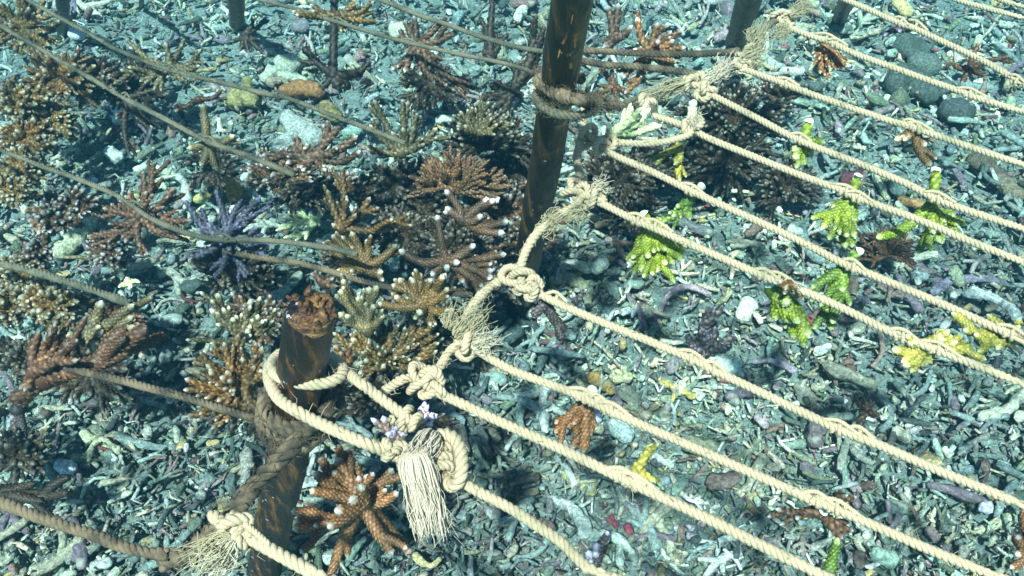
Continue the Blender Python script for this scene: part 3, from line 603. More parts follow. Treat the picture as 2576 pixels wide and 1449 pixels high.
G = Geo(); twisted(G, [at(*p) for p in [(1075, 1120, .30), (1095, 1098, .306), (1125, 1092, .31), (1150, 1115, .312), (1160, 1160, .312), (1155, 1205, .308), (1135, 1222, .302), (1115, 1200, .295), (1125, 1175, .29), (1150, 1195, .295), (1165, 1212, .30)]], .0080, seed=135, fuzz=250); G.build('rope_loop', M_rope, o)
G = Geo(); wraps(G, at(1103, 1160, .30), at(1100, 1210, .3)-at(1092, 1110, .3), 3.2, .008, .0064, seed=136, space=1.0); G.build('knot', M_rope, o)
p0, p1 = at(1062, 1112, .312), at(1050, 1150, .318); dT = depth(p1)
G = Geo(); fibres(G, at(1085, 1100, .312), atd(1045, 1160, dT-.006), 110, .006, .008, seed=140, r=.0005)
for q in range(1): fibres(G, atd(1040, 1140, dT-.004), atd(1085, 1340, dT+.01), 520, .0080, .0085, seed=141, r=.00045, wav=.0022, lenvar=.3)
fibres(G, atd(1048, 1150, dT-.004), atd(1098, 1385, dT+.02), 70, .007, .010, seed=142, r=.00022, wav=.005, lenvar=.4)
G.build('tassel', M_tassel, o)

# ------------------------------------------------------------------ corals
COL = {  # base, corallite, tip
 'orange': ([.11, .045, .016], [.40, .21, .09], [.92, .84, .76]),
 'brown': ([.042, .023, .012], [.23, .135, .075], [.74, .72, .70]),
 'redbrown': ([.055, .025, .013], [.25, .135, .07], [.50, .45, .38]),
 'gold': ([.062, .036, .010], [.30, .19, .07], [.76, .71, .54]),
 'olive': ([.055, .045, .020], [.24, .20, .10], [.66, .64, .46]),
 'golden': ([.062, .030, .008], [.29, .165, .055], [.80, .74, .58]),
 'purple': ([.022, .026, .040], [.10, .105, .16], [.22, .21, .46]),
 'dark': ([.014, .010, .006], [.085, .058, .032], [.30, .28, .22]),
 'dusk': ([.030, .023, .024], [.20, .16, .15], [.62, .58, .80]),
 'green': ([.085, .14, .010], [.44, .46, .05], [.70, .72, .40]),
 'dkgreen': ([.05, .11, .015], [.32, .40, .06], [.72, .80, .40]),
 'yellow': ([.20, .18, .03], [.52, .46, .10], [.72, .72, .48]),
 'pale': ([.42, .48, .26], [.75, .78, .40], [.90, .92, .80]),
 'rust': ([.11, .045, .015], [.40, .20, .08], [.80, .66, .5]),
 'pink': ([.085, .043, .022], [.36, .21, .11], [.66, .46, .32]),
 'lilac': ([.10, .05, .03], [.36, .25, .20], [.62, .56, .92]),
 'tan': ([.20, .16, .09], [.44, .38, .22], [.72, .70, .52]),
}
def coral_branch(G, P3, r0, r1, key, gg, tipw=.10, ns=10, bumpy=1.0, fine=False):
    """tube with staggered rows of upward-leaning corallites"""
    base, cor, tip = [np.array(c) for c in COL[key]]
    jit = gg.uniform(.8, 1.25)
    step = max(.0010, r0*.27) if fine else max(.0012, r0*.48)
    ns = 16 if fine else min(ns, 8)
    P = catmull(P3, step); n = len(P)
    if n < 7: P = catmull([P3[0], (np.asarray(P3[0])+P3[-1])/2, P3[-1]], np.linalg.norm(np.asarray(P3[-1])-P3[0])/8); n = len(P)
    T, Nn, B = frames(P); t = np.linspace(0, 1, n)
    L = np.linalg.norm(np.diff(P, axis=0), axis=1).sum()
    r = r0+(r1-r0)*t; fromtip = (1-t)*L
    r = r*np.clip(1-(1-np.clip(fromtip/(r1*2.0), 0, 1))**2.2, .001, 1)**.62; r = r*(1+.06*np.sin(t*L*300+gg.uniform(0, 6)))
    a = np.linspace(0, 2*math.pi, ns, endpoint=False)
    i, j = np.meshgrid(np.arange(n), np.arange(ns), indexing='ij')
    m = (((j+(i//2)*1) % 2 == 0) & (i % 2 == 0)).astype(float)*gg.uniform(.55, 1.2, (n, ns))*bumpy
    m[-2:] = 0
    rad = r[:, None]*(1+.0*m)+m*r0*(.24 if fine else .34)*np.clip(r/r0*1.3, 0, 1)[:, None]
    V = P[:, None]+(Nn[:, None]*np.cos(a)[None, :, None]+B[:, None]*np.sin(a)[None, :, None])*rad[..., None]+T[:, None]*(m*r0*.30)[..., None]
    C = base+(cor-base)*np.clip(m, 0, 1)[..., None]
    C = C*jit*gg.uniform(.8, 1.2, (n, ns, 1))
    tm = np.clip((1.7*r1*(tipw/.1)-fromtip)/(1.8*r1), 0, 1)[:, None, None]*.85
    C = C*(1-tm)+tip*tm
    G.add(V.reshape(-1, 3), grid_quads(n, ns), C.reshape(-1, 3))
    return P
allbr = 0
def coral(label, key, c, z, tips, r=.0042, twigs=2, name='coral_fragment', cat='coral', tipw=.10, cut=None, seed=None, group=None, curve=.10, tr=.58, spread=.35):
    """c: centre pixel, z: height; tips: (u, v[, depth offset in units of branch length, + = toward the camera][, twigs])"""
    seed = seed if seed is not None else int(c[0]*3+c[1]); r = r*.84; fine = (r > .0039 and depth(at(c[0], c[1], z)) < .82 and len(tips) < 17)
    gg = np.random.default_rng(seed); C3 = at(c[0], c[1], z); dep = depth(C3)
    root = empty(name, C3); tag(root, label, cat, group)
    G = Geo(); k = r*1.35                                        # the swollen base the branches leave from
    P = catmull([C3-np.array([0, 0, k*1.2]), C3, C3+np.array([0, 0, k*1.0])], k*.3)
    tt = np.linspace(-1, 1, len(P)); V, Q = tube(P, k*np.sqrt(np.clip(1-tt**2, .002, 1)), 12)
    b_, c_, t_ = COL[key]; G.add(V, Q, np.tile(b_, (len(V), 1))); G.build('base', M_coral, root)
    for tp in tips:
        u, v = tp[0], tp[1]; ntw = tp[3] if len(tp) > 3 else twigs
        Lpx = math.hypot(u-c[0], v-c[1])*dep/F0
        if len(tp) > 2 and tp[2] is not None: off = tp[2]*max(Lpx, .02)
        else: off = gg.uniform(-spread*.6, spread)*Lpx
        T3 = atd(u, v, dep-off); tr_ = tr*.85; ax = T3-C3; L = np.linalg.norm(ax)
        if L < .004: continue
        side = np.cross(ax, gg.normal(size=3)); side /= np.linalg.norm(side)+1e-9
        mid = C3+ax*.5+side*L*curve*gg.uniform(.3, 1.3)-np.array([0, 0, 1])*L*.07
        G = Geo(); rr = r*gg.uniform(.85, 1.12)
        Pb = coral_branch(G, [C3+ax*.03, mid, T3], rr, rr*tr_, key, gg, tipw, fine=fine)
        ns_ = 12
        for q in range(ntw):
            kk = int(len(Pb)*gg.uniform(.35, .8)); d0 = ax/L
            s2_ = np.cross(d0, gg.normal(size=3)); s2_ /= np.linalg.norm(s2_)+1e-9
            fork = gg.random() < .3; lt = L*gg.uniform(.38, .55) if fork else min(L*.45, gg.uniform(2.6, 5.5)*r); kk = min(kk, int(len(Pb)*.55)) if fork else kk; e_ = Pb[kk]+(d0*.95+s2_*.62)*lt
            coral_branch(G, [Pb[kk], (Pb[kk]+e_)/2+s2_*lt*.08, e_], rr*(.85 if fork else .66), rr*(.52 if fork else .42), key, gg, tipw, ns=6, fine=False if not fine else True)
        G.build('branch', M_coral, root)
    if cut is not None:                                           # the bare end cut when the fragment was taken
        (u, v) = cut; E = atd(u, v, dep-.004); G = Geo(); ax = E-C3; L = np.linalg.norm(ax)
        coral_branch(G, [C3, (C3+E)/2, E], r*.95, r*.85, key, gg, 0.0, bumpy=.8); G.build('branch', M_coral, root)
        G = Geo(); P = catmull([E-ax/L*r*.3, E+gg.normal(size=3)*r*.1, E+ax/L*r*.45], r*.12); tt = np.linspace(0, 1, len(P))
        V, Q = tube(P, r*.92*np.sqrt(np.clip(1-tt**2.6, .001, 1)), 12); G.add(V, Q, np.tile([.70, .73, .62], (len(V), 1))); G.build('cut_end', M_coral, root)
    return root
def bush(label, key, c, z, n, rpx, r=.0030, twigs=2, up=.25, seed=0, arc=(0, 360), name='coral_colony', tipw=.10, asp=.8, tr=.6):
    gg = np.random.default_rng(seed); tips = []
    for k in range(n):
        a = R_(arc[0]+(arc[1]-arc[0])*(k+gg.uniform(.1, .9))/n); q = gg.uniform(.35, 1.0)
        tips.append((c[0]+math.cos(a)*rpx*q, c[1]-math.sin(a)*rpx*asp*q-up*rpx*(1-q), max(.0, 1.1*(1-q))+gg.uniform(-.1, .5)))
    return coral(label, key, c, z, tips, r, twigs, name, 'coral', tipw, seed=seed, tr=tr)

coral('orange brown branching coral with white tips beside the white tassel', 'orange', (911, 1266), .20,
      [(844, 1150, .1, 4), (788, 1189, .2, 1), (778, 1233, .5, 0), (735, 1331, .3, 4), (823, 1329, .7, 1), (841, 1284, 1.3, 0), (908, 1220, 1.6, 1), (989, 1396, .3, 1), (1034, 1393, -.2, 0), (826, 1462, -.1, 1), (1003, 1238, .3, 1), (989, 1178, 0, 2), (925, 1192, 0, 2), (887, 1157, -.2, 2)], r=.0060, tr=.66, tipw=.09)
coral('grey brown star shaped coral with six white tipped arms at centre', 'brown', (1122, 656), .20,
      [(1099, 540, .3, 0), (1003, 628, .3, 0), (1196, 614, .3, 0), (1274, 639, -.2, 1), (1126, 674, 1.4, 0), (1242, 681, -.3, 2), (1217, 723, -.1, 1), (1084, 695, .1, 1), (1168, 713, -.3, 1), (1157, 660, .5, 0), (1240, 700, .0, 2)], r=.0050, tr=.7, tipw=.14)
coral('olive gold coral with pale tips just right of the front stake top', 'gold', (1062, 769), .22,
      [(1122, 688, .3, 2), (1055, 685, .2, 2), (1003, 699, .2, 3), (950, 762, .3, 0), (1143, 779, .2, 1), (1052, 787, 1.0, 1), (1091, 822, .3, 2), (992, 744, .2, 1), (1038, 699, .4, 2), (1129, 723, .1, 2), (1080, 700, .0, 2)], r=.0050, tr=.72)
coral('tan brown coral with upright fingers left of the star shaped coral', 'gold', (918, 672), .20,
      [(883, 582, .3, 1), (925, 600, .3, 1), (999, 614, .1, 1), (964, 684, .5, 1), (834, 590, .2, 2), (855, 593, .1, 1), (830, 625, .1, 2), (866, 625, .4, 1), (844, 681, .2, 1), (885, 690, .6, 1)], r=.0048, tr=.75)
coral('golden brown coral with one long arm pointing right, above centre left', 'golden', (862, 575), .17,
      [(823, 477, .1, 2), (873, 491, .2, 3), (897, 537, .5, 1), (1031, 537, .2, 3), (932, 495, -.2, 1), (834, 561, .2, 1), (860, 420, -.1, 2)], r=.0048, tr=.7)
coral('olive coral leaning up against the right of the front stake', 'olive', (925, 830), .19,
      [(862, 702, .2, 1), (929, 720, .1, 3), (855, 727, .3, 1), (851, 786, .3, 1), (943, 765, .3, 2), (900, 745, .1, 3), (966, 790, .1, 2), (842, 740, .0, 2)], r=.0050, tr=.75)
coral('dense golden coral clump right of the front stake, low and shaded', 'gold', (970, 915), .14,
      [(837, 836, .1, 2), (883, 850, .3, 3), (946, 818, .3, 3), (1062, 843, .2, 3), (1119, 850, .1, 3), (1101, 881, .3, 3), (999, 899, 1.0, 3), (915, 906, .8, 2), (953, 888, 1.0, 3), (964, 920, 1.2, 2), (925, 870, .5, 3), (1080, 804, .1, 2), (981, 801, .1, 2), (1030, 870, .6, 3), (1060, 900, .4, 3), (1020, 820, .0, 2), (900, 940, .3, 2), (1040, 930, .3, 2)], r=.0046, tr=.7)
coral('small rust orange twigs of coral directly right of the front stake', 'rust', (868, 915), .24, [(842, 868, .3, 1), (885, 862, .2, 1), (900, 892, .4, 1), (855, 885, .6, 0), (880, 935, .3, 1)], r=.0038)
coral('grey green coral with white knobs at upper left of the front stake', 'olive', (610, 850), .20,
      [(545, 737, .2, 3), (633, 751, .1, 3), (660, 752, .1, 2), (527, 776, .2, 2), (559, 772, .4, 2), (626, 829, .6, 2), (590, 790, .4, 3), (690, 800, .0, 3), (500, 850, .0, 2), (650, 790, .3, 3)], r=.0042, tr=.7, tipw=.16)
coral('big golden orange coral with many white tips left of the front stake', 'golden', (610, 965), .20,
      [(563, 860, .2, 3), (517, 917, .3, 3), (524, 935, .6, 2), (464, 952, .2, 3), (608, 899, .7, 3), (552, 948, 1.0, 3), (661, 871, .2, 3), (577, 985, .8, 3), (468, 1048, .2, 3), (524, 1041, .5, 3), (531, 1080, .2, 3), (626, 1052, .4, 3), (500, 990, .4, 3), (580, 1060, .3, 3), (640, 915, .4, 3), (490, 890, -.1, 3), (670, 930, .1, 2), (600, 840, -.1, 3), (545, 1010, .6, 3)], r=.0046, tr=.7, tipw=.08)
coral('blue purple coral with violet tips left of centre', 'purple', (572, 602), .22,
      [(464, 502, .2, 1), (542, 477, .1, 0), (655, 495, .2, 1), (492, 646, .4, 1), (654, 604, .3, 2), (665, 642, .2, 2), (577, 630, 1.2, 1), (492, 551, .1, 2), (690, 500, -.1, 2), (600, 560, .6, 1), (520, 560, .2, 1), (650, 570, .0, 1), (540, 700, -.2, 1), (620, 700, -.2, 2), (610, 500, -.1, 2), (500, 600, .2, 2)], r=.0042, tr=.7, tipw=.09)
coral('short round brown coral knob seen behind the blue purple coral', 'brown', (578, 560), .16, [(555, 518, .6, 1), (590, 515, .5, 1), (615, 530, .4, 1), (570, 530, .8, 1)], r=.0065, tr=.9)
coral('reddish brown coral with pale tips at left, tied to the dull rope', 'redbrown', (350, 545), .22,
      [(257, 523, .2, 2), (288, 568, .4, 1), (390, 523, .3, 2), (229, 618, .1, 3), (415, 519, .1, 2), (324, 477, .1, 1), (369, 480, .1, 2), (440, 470, .0, 2), (352, 621, .2, 2), (246, 593, .2, 2), (313, 611, .2, 2), (300, 500, .0, 3), (470, 560, .0, 3), (450, 600, -.1, 2), (387, 408, -.2, 3), (360, 430, -.1, 2)], r=.0044, tr=.7)
coral('big red brown coral branch sprawling at the left edge', 'redbrown', (110, 945), .25,
      [(369, 825, .2, 1), (20, 1010, .1, 1), (330, 880, .1, 2)], r=.0088, tr=.7, curve=.04, tipw=.03, name='coral_branch')
coral('upright red brown coral spray with violet tips at the left edge', 'redbrown', (85, 935), .26,
      [(134, 821, .2, 3), (218, 794, .1, 2), (176, 860, .3, 1), (100, 830, .0, 1), (180, 800, .1, 1), (60, 985, .1, 1)], r=.0046, tipw=.09)
coral('olive coral branch with three upright fingers above the red brown branch', 'olive', (215, 850), .25,
      [(165, 842, .1, 0), (340, 820, .0, 1), (257, 755, .1, 0), (338, 765, .0, 1), (245, 875, .3, 0), (260, 830, .2, 1)], r=.0058, tr=.7, curve=.05)
bush('pinkish brown bushy coral with dense short fingers at centre top', 'pink', (1150, 480), .17, 46, 140, .0040, 3, .5, 5, (-12, 192), tipw=.04, asp=.68, tr=.65)
bush('dark brown bushy coral with white dotted tips beside the tall stake', 'dark', (1230, 365), .15, 46, 130, .0052, 3, .3, 6, (-20, 200), tipw=.12)
bush('brown green coral with long pointed fingers above the bushy pink one', 'olive', (1200, 335), .20, 14, 105, .0042, 1, .1, 7, (10, 170))
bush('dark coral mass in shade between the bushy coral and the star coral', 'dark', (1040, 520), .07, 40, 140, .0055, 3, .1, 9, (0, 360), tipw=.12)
bush('shadowy brown coral right of the star coral at the stake foot', 'brown', (1330, 590), .10, 30, 110, .0055, 3, .1, 10, (0, 360), tipw=.06)
coral('grey green coral standing upright with outspread arms, top centre', 'olive', (1010, 385), .18,
      [(1013, 320, .6, 0), (939, 250, .0, 1), (929, 313, .3, 1), (922, 373, .2, 1), (1041, 317, .0, 1), (1101, 320, .1, 2), (1070, 362, .2, 1), (1027, 253, -.2, 2), (985, 330, .2, 1), (1060, 290, -.2, 2)], r=.0052, tr=.75)
coral('dark brown coral with two long arms pointing right, under the upper left rope', 'brown', (790, 395), .20,
      [(901, 341, .2, 1), (908, 380, .3, 0), (827, 299, .0, 1), (862, 310, .0, 1), (658, 390, .2, 3), (732, 359, .1, 3), (771, 359, .3, 2), (718, 411, .4, 2), (680, 440, .2, 3), (760, 430, .8, 2), (820, 430, .3, 2)], r=.0048, tr=.75)
bush('nearly black spiky coral tangle below the brown two armed coral', 'dark', (760, 465), .13, 30, 90, .0050, 2, 0, 12, (170, 370), tipw=.08)
coral('brown coral with arms reaching down right near the top, left of the tall stake', 'brown', (1045, 110), .24,
      [(1041, 39, .2, 1), (1017, 49, .1, 1), (1115, 53, .1, 1), (1154, 77, .1, 1), (985, 176, .2, 0), (1017, 183, .1, 1), (1094, 211, .0, 1), (1193, 211, -.1, 1), (1059, 190, -.1, 0), (1214, 230, -.2, 1), (1000, 80, .1, 1), (1120, 150, -.2, 1)], r=.0050, tr=.75)
coral('thin dark coral stem hanging at top with splayed lower arms', 'dark', (838, 190), .14,
      [(841, -10, .2, 0), (806, 225, .2, 0), (760, 116, .1, 1), (918, 179, -.2, 1), (880, 207, .0, 1), (852, 225, .1, 0)], r=.0065, tr=.95, curve=.02, tipw=.04)
coral('yellow brown coral arms spreading at the top edge left of centre', 'gold', (850, 38), .26, [(735, 28, .2, 1), (953, 53, -.1, 1), (901, 7, .1, 1), (780, 10, .1, 1), (930, 20, .0, 1), (870, 80, .2, 1)], r=.0050)
coral('orange brown star coral right of the tall stake at top', 'orange', (1637, 134), .27,
      [(1602, 42, .2, 1), (1655, 56, .2, 1), (1690, 77, .3, 1), (1715, 74, .0, 0), (1697, 100, .4, 0), (1725, 120, .3, 0), (1592, 123, .3, 0), (1570, 236, .0, 1), (1567, 197, .2, 1), (1658, 102, 1.2, 0), (1600, 180, .1, 2), (1700, 170, -.2, 3)], r=.0048, tr=.75)
coral('brown upright coral pair of fingers just right of the tall stake top', 'brown', (1540, 100), .24, [(1528, 14, .1, 0), (1556, 7, .1, 0), (1592, 63, .2, 0), (1518, 120, .1, 0), (1504, 140, .2, 0), (1570, 90, .1, 1)], r=.0055, tr=.85)
coral('tall dark brown coral column left of the tall stake', 'dark', (1290, 230), .16, [(1345, 42, .1, 2), (1366, 84, .0, 1), (1303, 150, .2, 2), (1203, 246, .2, 1), (1189, 278, .2, 1), (1260, 300, .3, 1), (1320, 240, .2, 1), (1240, 200, .1, 2)], r=.0065, tr=.8, tipw=.07)
coral('dark coral stem at the top edge left of the dark brown column', 'dark', (1235, 150), .14, [(1240, 0, .1, 1), (1222, 60, .1, 1), (1260, 90, .0, 2), (1215, 130, .2, 1)], r=.0065, tipw=.05)
coral('small brown coral cluster between the tall stake and the fouled rope', 'redbrown', (1545, 215), .18, [(1504, 211, .2, 0), (1514, 165, .1, 1), (1539, 172, .1, 0), (1493, 243, .2, 1), (1590, 230, .2, 1), (1560, 255, .2, 1)], r=.0040)
bush('dark coral bush behind the upper right ropes with pale tips', 'dark', (1850, 300), .10, 50, 170, .0050, 3, .2, 14, (0, 360), tipw=.13, asp=.6)
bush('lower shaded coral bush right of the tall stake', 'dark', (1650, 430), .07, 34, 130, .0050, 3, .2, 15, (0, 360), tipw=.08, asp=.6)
bush('dim brown coral bush between the third and fourth right ropes', 'brown', (1960, 250), .08, 20, 85, .0040, 2, .3, 16, (0, 180), tipw=.1)
coral('brown coral with thick arms above the star coral at centre', 'brown', (1165, 554), .21,
      [(1119, 477, .3, 0), (1256, 502, .1, 1), (1214, 540, .5, 0), (1270, 586, .1, 1), (1231, 498, .2, 1), (1120, 520, .1, 1), (1290, 560, -.1, 1)], r=.0052, tr=.7, tipw=.14)
coral('small brown twig touching the top of the front stake', 'redbrown', (815, 712), .22, [(781, 688, .2, 1), (850, 720, .1, 2), (840, 700, .2, 1)], r=.0042)
coral('lilac tipped coral with upright fingers left of the white tassel', 'lilac', (1005, 1110), .28, [(962, 1045, .3, 1), (932, 1051, .1, 0), (996, 1062, .3, 1), (1020, 1075, .2, 1), (975, 1085, .4, 1)], r=.0042, tipw=.2)
coral('violet tipped coral cluster just above the white tassel', 'lilac', (1050, 1085), .27, [(1059, 1020, .2, 2), (1041, 1041, .3, 2), (1073, 1041, .4, 1), (1087, 1055, .3, 2), (1030, 1060, .5, 1), (1080, 1035, .0, 2)], r=.0038, tipw=.22)
coral('dark reddish coral hanging under the ropes right of the front stake', 'redbrown', (850, 985), .22, [(816, 1037, .3, 2), (800, 1030, .1, 1), (904, 978, .2, 2), (862, 1030, .3, 1), (880, 960, .1, 2), (840, 950, .1, 1)], r=.0045)
coral('dim brown coral arm pointing right above the tassel loop', 'dark', (1075, 1058), .18, [(1160, 1062, .1, 1), (1120, 1040, .1, 1), (1150, 1085, .0, 0)], r=.0046)
coral('deep red forked fragment hanging from a rope at lower centre', 'rust', (1473, 1005), .275, [(1395, 1066, .2, 1), (1395, 1090, .4, 1), (1440, 1129, .1, 1), (1468, 1139, .2, 0), (1497, 1076, .2, 1), (1425, 1075, .3, 2)], r=.0050, cut=(1493, 978), tr=.75, tipw=.06)
piece('coral_rock', 'two white flat bleached chips on the red fragment', 'rock', [([(1492, 1030), (1500, 1060)], 17, .9)], [.72, .74, .80], lift=.255, amp=.1)
coral('bright green fan shaped fragment hanging below a rope at centre right', 'green', (1636, 568), .285,
      [(1584, 663, .2, 2), (1613, 685, .2, 2), (1651, 685, .6, 3), (1676, 667, .5, 3), (1697, 667, .2, 2), (1725, 642, .2, 2), (1683, 607, .0, 1), (1686, 578, -.1, 1), (1630, 650, .6, 3), (1600, 640, .0, 2), (1660, 630, .8, 2)], r=.0050, tr=.75, cut=(1620, 535))
coral('green twig hanging left below the second rope from the tall stake', 'dkgreen', (1728, 510), .285, [(1662, 558, .1, 2), (1736, 554, .2, 1), (1700, 520, .4, 1), (1690, 545, .3, 2)], r=.0046, cut=(1767, 466), tr=.8)
coral('pale yellow green fragment pushed through the double knot', 'pale', (1545, 332), .305, [(1592, 267, .3, 2), (1637, 271, .2, 1), (1651, 309, .1, 1), (1612, 285, .4, 2), (1520, 345, .1, 0)], r=.0044)
coral('yellow twig hanging below the rope loop near the upright white stub', 'yellow', (1708, 372), .28, [(1694, 415, .1, 1), (1634, 404, -.1, 1), (1711, 457, .1, 1), (1715, 340, .1, 0)], r=.0038, curve=.2)
coral('upright white cut coral stub at the rope loop', 'pale', (1740, 300), .305, [(1748, 290, .1, 0)], r=.0048, cut=(1743, 258))
coral('green fragment with pale upright stub on the sixth right rope', 'green', (2022, 362), .29, [(1993, 380, .3, 1), (2010, 418, .2, 2), (2077, 359, .1, 1), (2000, 400, .4, 2), (2045, 385, .3, 1)], r=.0056, cut=(2034, 303), tr=.85)
coral('yellow green drooping fragment with pale stub, second green one from the right edge', 'green', (2138, 500), .29, [(2067, 576, .2, 2), (2127, 625, .3, 3), (2148, 561, .3, 2), (2091, 523, .1, 1), (2110, 590, .5, 3), (2140, 600, .4, 3)], r=.0052, cut=(2160, 443), tr=.75)
coral('brown coral stub ending in an orange tip, right side on the fifth rope', 'golden', (2300, 325), .295, [(2330, 369, .2, 0), (2341, 418, .1, 1), (2250, 352, .1, 1), (2275, 350, .2, 1)], r=.0050, tr=.9)
coral('large forked green fragment with yellow tips at right', 'green', (2342, 520), .28, [(2204, 598, .2, 0), (2404, 544, .1, 3), (2404, 579, .1, 3), (2366, 611, .3, 3), (2334, 625, .2, 3), (2350, 590, .5, 3), (2380, 560, .3, 3)], r=.0054, cut=(2357, 428), tr=.72)
bush('rusty brown bushy coral growing on the rubble at right', 'redbrown', (2235, 640), .05, 44, 95, .0034, 2, .4, 21, (-30, 210), tipw=.05)
coral('dark green forked fragment with white cut end on the eighth rope', 'dkgreen', (2125, 676), .29, [(2039, 727, .1, 1), (2116, 737, .3, 1), (2088, 832, .0, 3), (2074, 801, .0, 1), (2105, 780, .2, 2)], r=.0052, cut=(2160, 628), tr=.75)
coral('golden green drooping finger below a rusty lashing at right', 'green', (1950, 725), .285, [(2035, 850, .0, 2), (1975, 760, .4, 1), (2000, 800, .3, 1), (1990, 805, .0, 2)], r=.0068, cut=(1938, 712), tr=.8)
coral('brownish crust of coral wound in the rope above the drooping finger', 'golden', (1985, 716), .30, [(1960, 705, .4, 1), (2010, 725, .4, 1), (1975, 730, .5, 1), (2030, 738, .2, 1)], r=.0042)
coral('yellow fragment spread along a rope at lower right', 'yellow', (2335, 868), .295, [(2243, 878, .1, 1), (2271, 920, .1, 1), (2327, 920, -.1, 1), (2390, 829, .2, 2), (2450, 874, .1, 2), (2410, 860, .3, 3), (2285, 860, .3, 2), (2375, 850, .3, 2)], r=.0050, cut=(2368, 878), tr=.75)
coral('pale yellow fragment at the right edge tied with a hitch', 'yellow', (2545, 850), .29, [(2422, 829, .2, 2), (2482, 790, .0, 1), (2500, 862, .2, 1), (2450, 840, .4, 1), (2566, 815, .1, 1)], r=.0050, cut=(2578, 850))
coral('reddish feathery fragment hanging from the fourth rope at upper right', 'rust', (2078, 108), .285, [(2063, 186, .2, 3), (2120, 151, .2, 1), (2109, 176, .2, 2), (2045, 130, .2, 2), (2080, 170, .4, 3), (2060, 150, .4, 2)], r=.0040)
coral('grey brown stub tied beneath the third rope at upper right', 'dusk', (2285, 66), .285, [(2222, 90, .1, 0), (2260, 80, .3, 1)], r=.0052, cut=(2306, 64))
coral('brown coral sprig with long arms near the top right edge', 'redbrown', (2440, 172), .28, [(2464, 105, .1, 0), (2538, 141, .1, 1), (2390, 151, .2, 1), (2418, 211, .2, 0), (2480, 190, .2, 1)], r=.0042)
coral('single green finger rising from the bottom edge at right', 'dkgreen', (2078, 1460), .26, [(2108, 1352, .2, 0)], r=.0050, tr=.6, curve=.03)
coral('thin yellow green twig standing on a rope at lower centre', 'yellow', (1598, 1185), .30, [(1641, 1115, .2, 2), (1650, 1215, .1, 1)], r=.0034)
coral('dark dotted coral with a lilac tip in the middle of the rubble', 'dusk', (1775, 880), .03, [(1792, 768, .2, 2), (1845, 843, .2, 2), (1732, 857, .3, 2), (1800, 820, .4, 2), (1760, 830, .5, 2), (1740, 900, .5, 1), (1820, 870, .5, 2), (1770, 850, .9, 1), (1790, 840, .6, 2), (1755, 880, .7, 1)], r=.0072, tr=.8, tipw=.04)
coral('dark coral fragment with a white cut disc below the frame knot', 'dusk', (1370, 765), .285, [(1338, 797, .2, 0), (1426, 836, -.2, 2), (1395, 790, .1, 2)], r=.0050, cut=(1351, 750), tr=.8, tipw=.02)
coral('tiny dark coral sprig with a lilac tip right of the white cut disc', 'dusk', (1450, 760), .06, [(1468, 728, .2, 1), (1435, 742, .2, 1), (1465, 775, .3, 1)], r=.0050)
coral('small brown coral tuft between ropes at lower right', 'brown', (2176, 1032), .05, [(2150, 1000, .3, 2), (2200, 1010, .3, 2), (2210, 1045, .3, 2), (2160, 1060, .4, 1), (2180, 1010, .6, 2)], r=.0050, tipw=.02)
coral('brown and white coral tied flat along the lower right rope', 'brown', (2060, 1284), .285, [(1950, 1280, .1, 2), (2134, 1245, .1, 3), (2148, 1336, -.2, 2), (2000, 1300, .2, 2), (2110, 1270, .3, 2)], r=.0042, cut=(2075, 1285))
coral('speckled brown stub standing by the bottom rope', 'dusk', (1490, 1415), .05, [(1530, 1345, .3, 1), (1500, 1365, .5, 1), (1480, 1385, .6, 1)], r=.0058, tr=.9)
coral('orange coral arm entering at the bottom right edge', 'orange', (2590, 1380), .20, [(2560, 1345, .2, 1), (2550, 1400, .1, 1), (2572, 1260, .1, 0), (2540, 1430, .1, 1)], r=.0048)
coral('dark spiky coral at the foot of the dark brown post', 'dark', (615, 88), .07, [(655, 98, .2, 0), (580, 105, .2, 0), (626, 134, .2, 0), (668, 137, .1, 0), (671, 42, .1, 1), (600, 130, .1, 0), (640, 60, .2, 1)], r=.0055)
coral('grey olive coral with crossing arms at upper left', 'olive', (425, 172), .22, [(316, 98, .1, 0), (415, 105, .2, 0), (506, 123, .1, 1), (503, 165, .2, 1), (302, 176, .2, 2), (387, 225, .2, 1), (460, 110, .0, 1), (350, 205, .1, 2), (470, 210, .0, 1)], r=.0048)
coral('dark coral hanging from the dull rope at upper left', 'dark', (318, 250), .20, [(324, 387, .0, 1), (390, 225, .1, 1), (380, 327, .0, 2), (345, 300, .2, 1), (290, 300, .1, 1)], r=.0045)
coral('olive brown coral with one upright finger on the dull rope', 'olive', (520, 362), .24, [(510, 260, .2, 0), (471, 373, .3, 1), (503, 418, .2, 0), (545, 429, -.1, 0), (590, 340, .0, 1), (565, 375, .3, 0)], r=.0050, tr=.8)
coral('reddish brown bent twig behind the grey olive coral', 'redbrown', (500, 250), .12, [(560, 222, .1, 1), (440, 280, .1, 1)], r=.0045)
for i, (lab, k, c, n, rp_) in enumerate([
   ('golden brown coral knobs in the upper left corner', 'gold', (60, 75), 15, 100), ('golden brown curved coral fingers left of the dull rope start', 'golden', (150, 195), 16, 95),
   ('brown coral fingers at the left edge, third cluster down', 'gold', (45, 260), 12, 85), ('amber tipped coral fingers at the left edge, fourth cluster down', 'golden', (60, 345), 14, 80),
   ('dark brown coral clump at the left edge beside the rope end', 'gold', (60, 425), 12, 75), ('brown knobbly coral below the rope end at left', 'brown', (125, 545), 10, 60),
   ('short brown coral column at left under the knobbly coral', 'brown', (85, 630), 7, 55), ('brown ring shaped coral with dark hollow at left', 'gold', (125, 765), 20, 85),
   ('golden coral twigs at the left edge above the red brown branch', 'gold', (20, 770), 8, 70)]):
    bush(lab, k, c, .12, int(n*1.9), rp_*1.12, .0056, 2, 0, 300+i, (0, 360), tipw=.07, asp=.85, tr=.85)
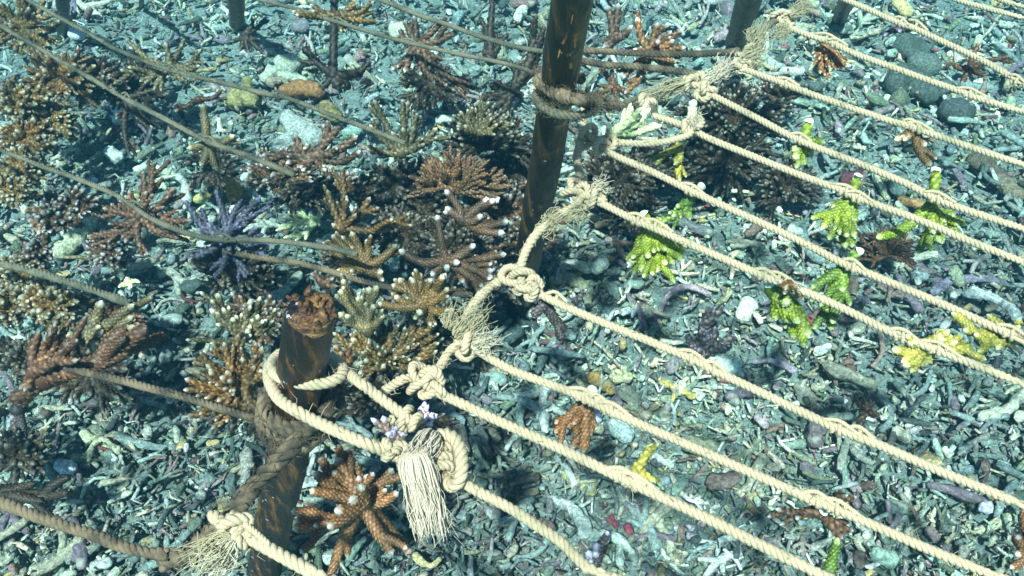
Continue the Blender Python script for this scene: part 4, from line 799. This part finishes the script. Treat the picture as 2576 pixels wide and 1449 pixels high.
for i, (lab, k, c, n, rp_, zz) in enumerate([
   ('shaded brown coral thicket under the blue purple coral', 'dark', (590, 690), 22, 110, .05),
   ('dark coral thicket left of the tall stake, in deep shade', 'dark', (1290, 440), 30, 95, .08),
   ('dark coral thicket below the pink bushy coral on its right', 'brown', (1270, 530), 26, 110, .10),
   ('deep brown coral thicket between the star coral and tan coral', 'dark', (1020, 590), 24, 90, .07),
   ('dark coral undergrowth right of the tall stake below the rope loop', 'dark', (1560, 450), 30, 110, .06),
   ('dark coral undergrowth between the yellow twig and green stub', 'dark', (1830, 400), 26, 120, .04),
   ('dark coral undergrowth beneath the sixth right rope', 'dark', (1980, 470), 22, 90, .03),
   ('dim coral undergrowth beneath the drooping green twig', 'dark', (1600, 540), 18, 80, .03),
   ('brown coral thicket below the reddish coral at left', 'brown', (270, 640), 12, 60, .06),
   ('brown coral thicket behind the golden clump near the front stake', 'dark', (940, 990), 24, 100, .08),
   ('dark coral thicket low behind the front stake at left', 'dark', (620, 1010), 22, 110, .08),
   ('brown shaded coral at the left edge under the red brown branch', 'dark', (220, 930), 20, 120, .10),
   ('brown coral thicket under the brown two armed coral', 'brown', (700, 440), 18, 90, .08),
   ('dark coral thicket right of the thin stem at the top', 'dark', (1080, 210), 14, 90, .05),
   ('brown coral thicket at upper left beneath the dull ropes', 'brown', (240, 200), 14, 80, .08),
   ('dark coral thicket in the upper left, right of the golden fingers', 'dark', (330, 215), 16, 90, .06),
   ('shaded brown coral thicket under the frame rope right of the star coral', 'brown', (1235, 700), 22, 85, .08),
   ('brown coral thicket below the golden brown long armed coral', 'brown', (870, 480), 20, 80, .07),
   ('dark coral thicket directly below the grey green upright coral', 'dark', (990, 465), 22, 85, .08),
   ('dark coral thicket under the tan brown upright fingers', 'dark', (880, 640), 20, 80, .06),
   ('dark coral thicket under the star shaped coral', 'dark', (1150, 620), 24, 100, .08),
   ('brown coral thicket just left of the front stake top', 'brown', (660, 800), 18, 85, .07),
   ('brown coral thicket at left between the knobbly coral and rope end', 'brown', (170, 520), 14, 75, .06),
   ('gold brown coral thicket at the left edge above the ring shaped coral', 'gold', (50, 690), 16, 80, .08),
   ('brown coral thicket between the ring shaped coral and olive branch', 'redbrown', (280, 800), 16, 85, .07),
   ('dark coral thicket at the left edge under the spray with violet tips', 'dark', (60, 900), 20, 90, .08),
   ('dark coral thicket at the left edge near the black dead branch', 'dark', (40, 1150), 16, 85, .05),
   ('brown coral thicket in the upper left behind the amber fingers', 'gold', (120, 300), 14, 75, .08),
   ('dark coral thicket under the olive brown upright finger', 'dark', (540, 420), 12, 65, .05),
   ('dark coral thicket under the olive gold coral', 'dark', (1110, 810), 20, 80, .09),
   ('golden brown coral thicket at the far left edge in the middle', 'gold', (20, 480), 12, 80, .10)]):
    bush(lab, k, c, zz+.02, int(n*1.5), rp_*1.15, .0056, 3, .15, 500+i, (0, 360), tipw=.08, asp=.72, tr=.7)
coral('mauve brown coral stem at the lower left edge', 'dusk', (45, 1030), .10, [(62, 1108, .2, 0), (30, 1060, .1, 1), (50, 980, .0, 1), (25, 1140, .1, 1)], r=.0060)
coral('black dead coral branch lying at lower left', 'dark', (-20, 1240), .10, [(172, 1238, .1, 1), (90, 1215, .0, 1), (110, 1262, .1, 1)], r=.0070, tipw=.0)
coral('small white branching coral twig at left of centre', 'pale', (325, 712), .04, [(318, 700, .3, 2), (345, 705, .3, 1), (330, 725, .3, 1), (300, 720, .3, 1)], r=.0040)
coral('bleached white coral scrub left of the golden long armed coral', 'pale', (790, 560), .04, [(715, 545, .2, 3), (745, 530, .2, 3), (780, 535, .2, 3), (820, 520, .1, 3), (700, 570, .2, 2), (760, 590, .4, 3), (730, 600, .3, 2)], r=.0042)

# ------------------------------------------------------------------ haze: the water itself
def box(name, lo, hi):
    me = bpy.data.meshes.new(name)
    v = [(x, y, z) for z in (lo[2], hi[2]) for y in (lo[1], hi[1]) for x in (lo[0], hi[0])]
    me.from_pydata(v, [], [(0, 2, 3, 1), (4, 5, 7, 6), (0, 1, 5, 4), (2, 6, 7, 3), (0, 4, 6, 2), (1, 3, 7, 5)])
    o = bpy.data.objects.new(name, me); col.objects.link(o); return o
hz = box('haze', (-30, -30, -1.2), (30, 30, 0.95)); tag(hz, kind='stuff')
m = bpy.data.materials.new('sea_water'); m.use_nodes = True; nt = m.node_tree
nt.nodes.remove(nt.nodes['Principled BSDF'])
pv = nt.nodes.new('ShaderNodeVolumePrincipled'); pv.inputs['Density'].default_value = .27
pv.inputs['Color'].default_value = (.03, .15, .21, 1); pv.inputs['Absorption Color'].default_value = (0, .62, .93, 1); pv.inputs['Anisotropy'].default_value = .2
nt.links.new(pv.outputs[0], nt.nodes['Material Output'].inputs['Volume'])
hz.data.materials.append(m)
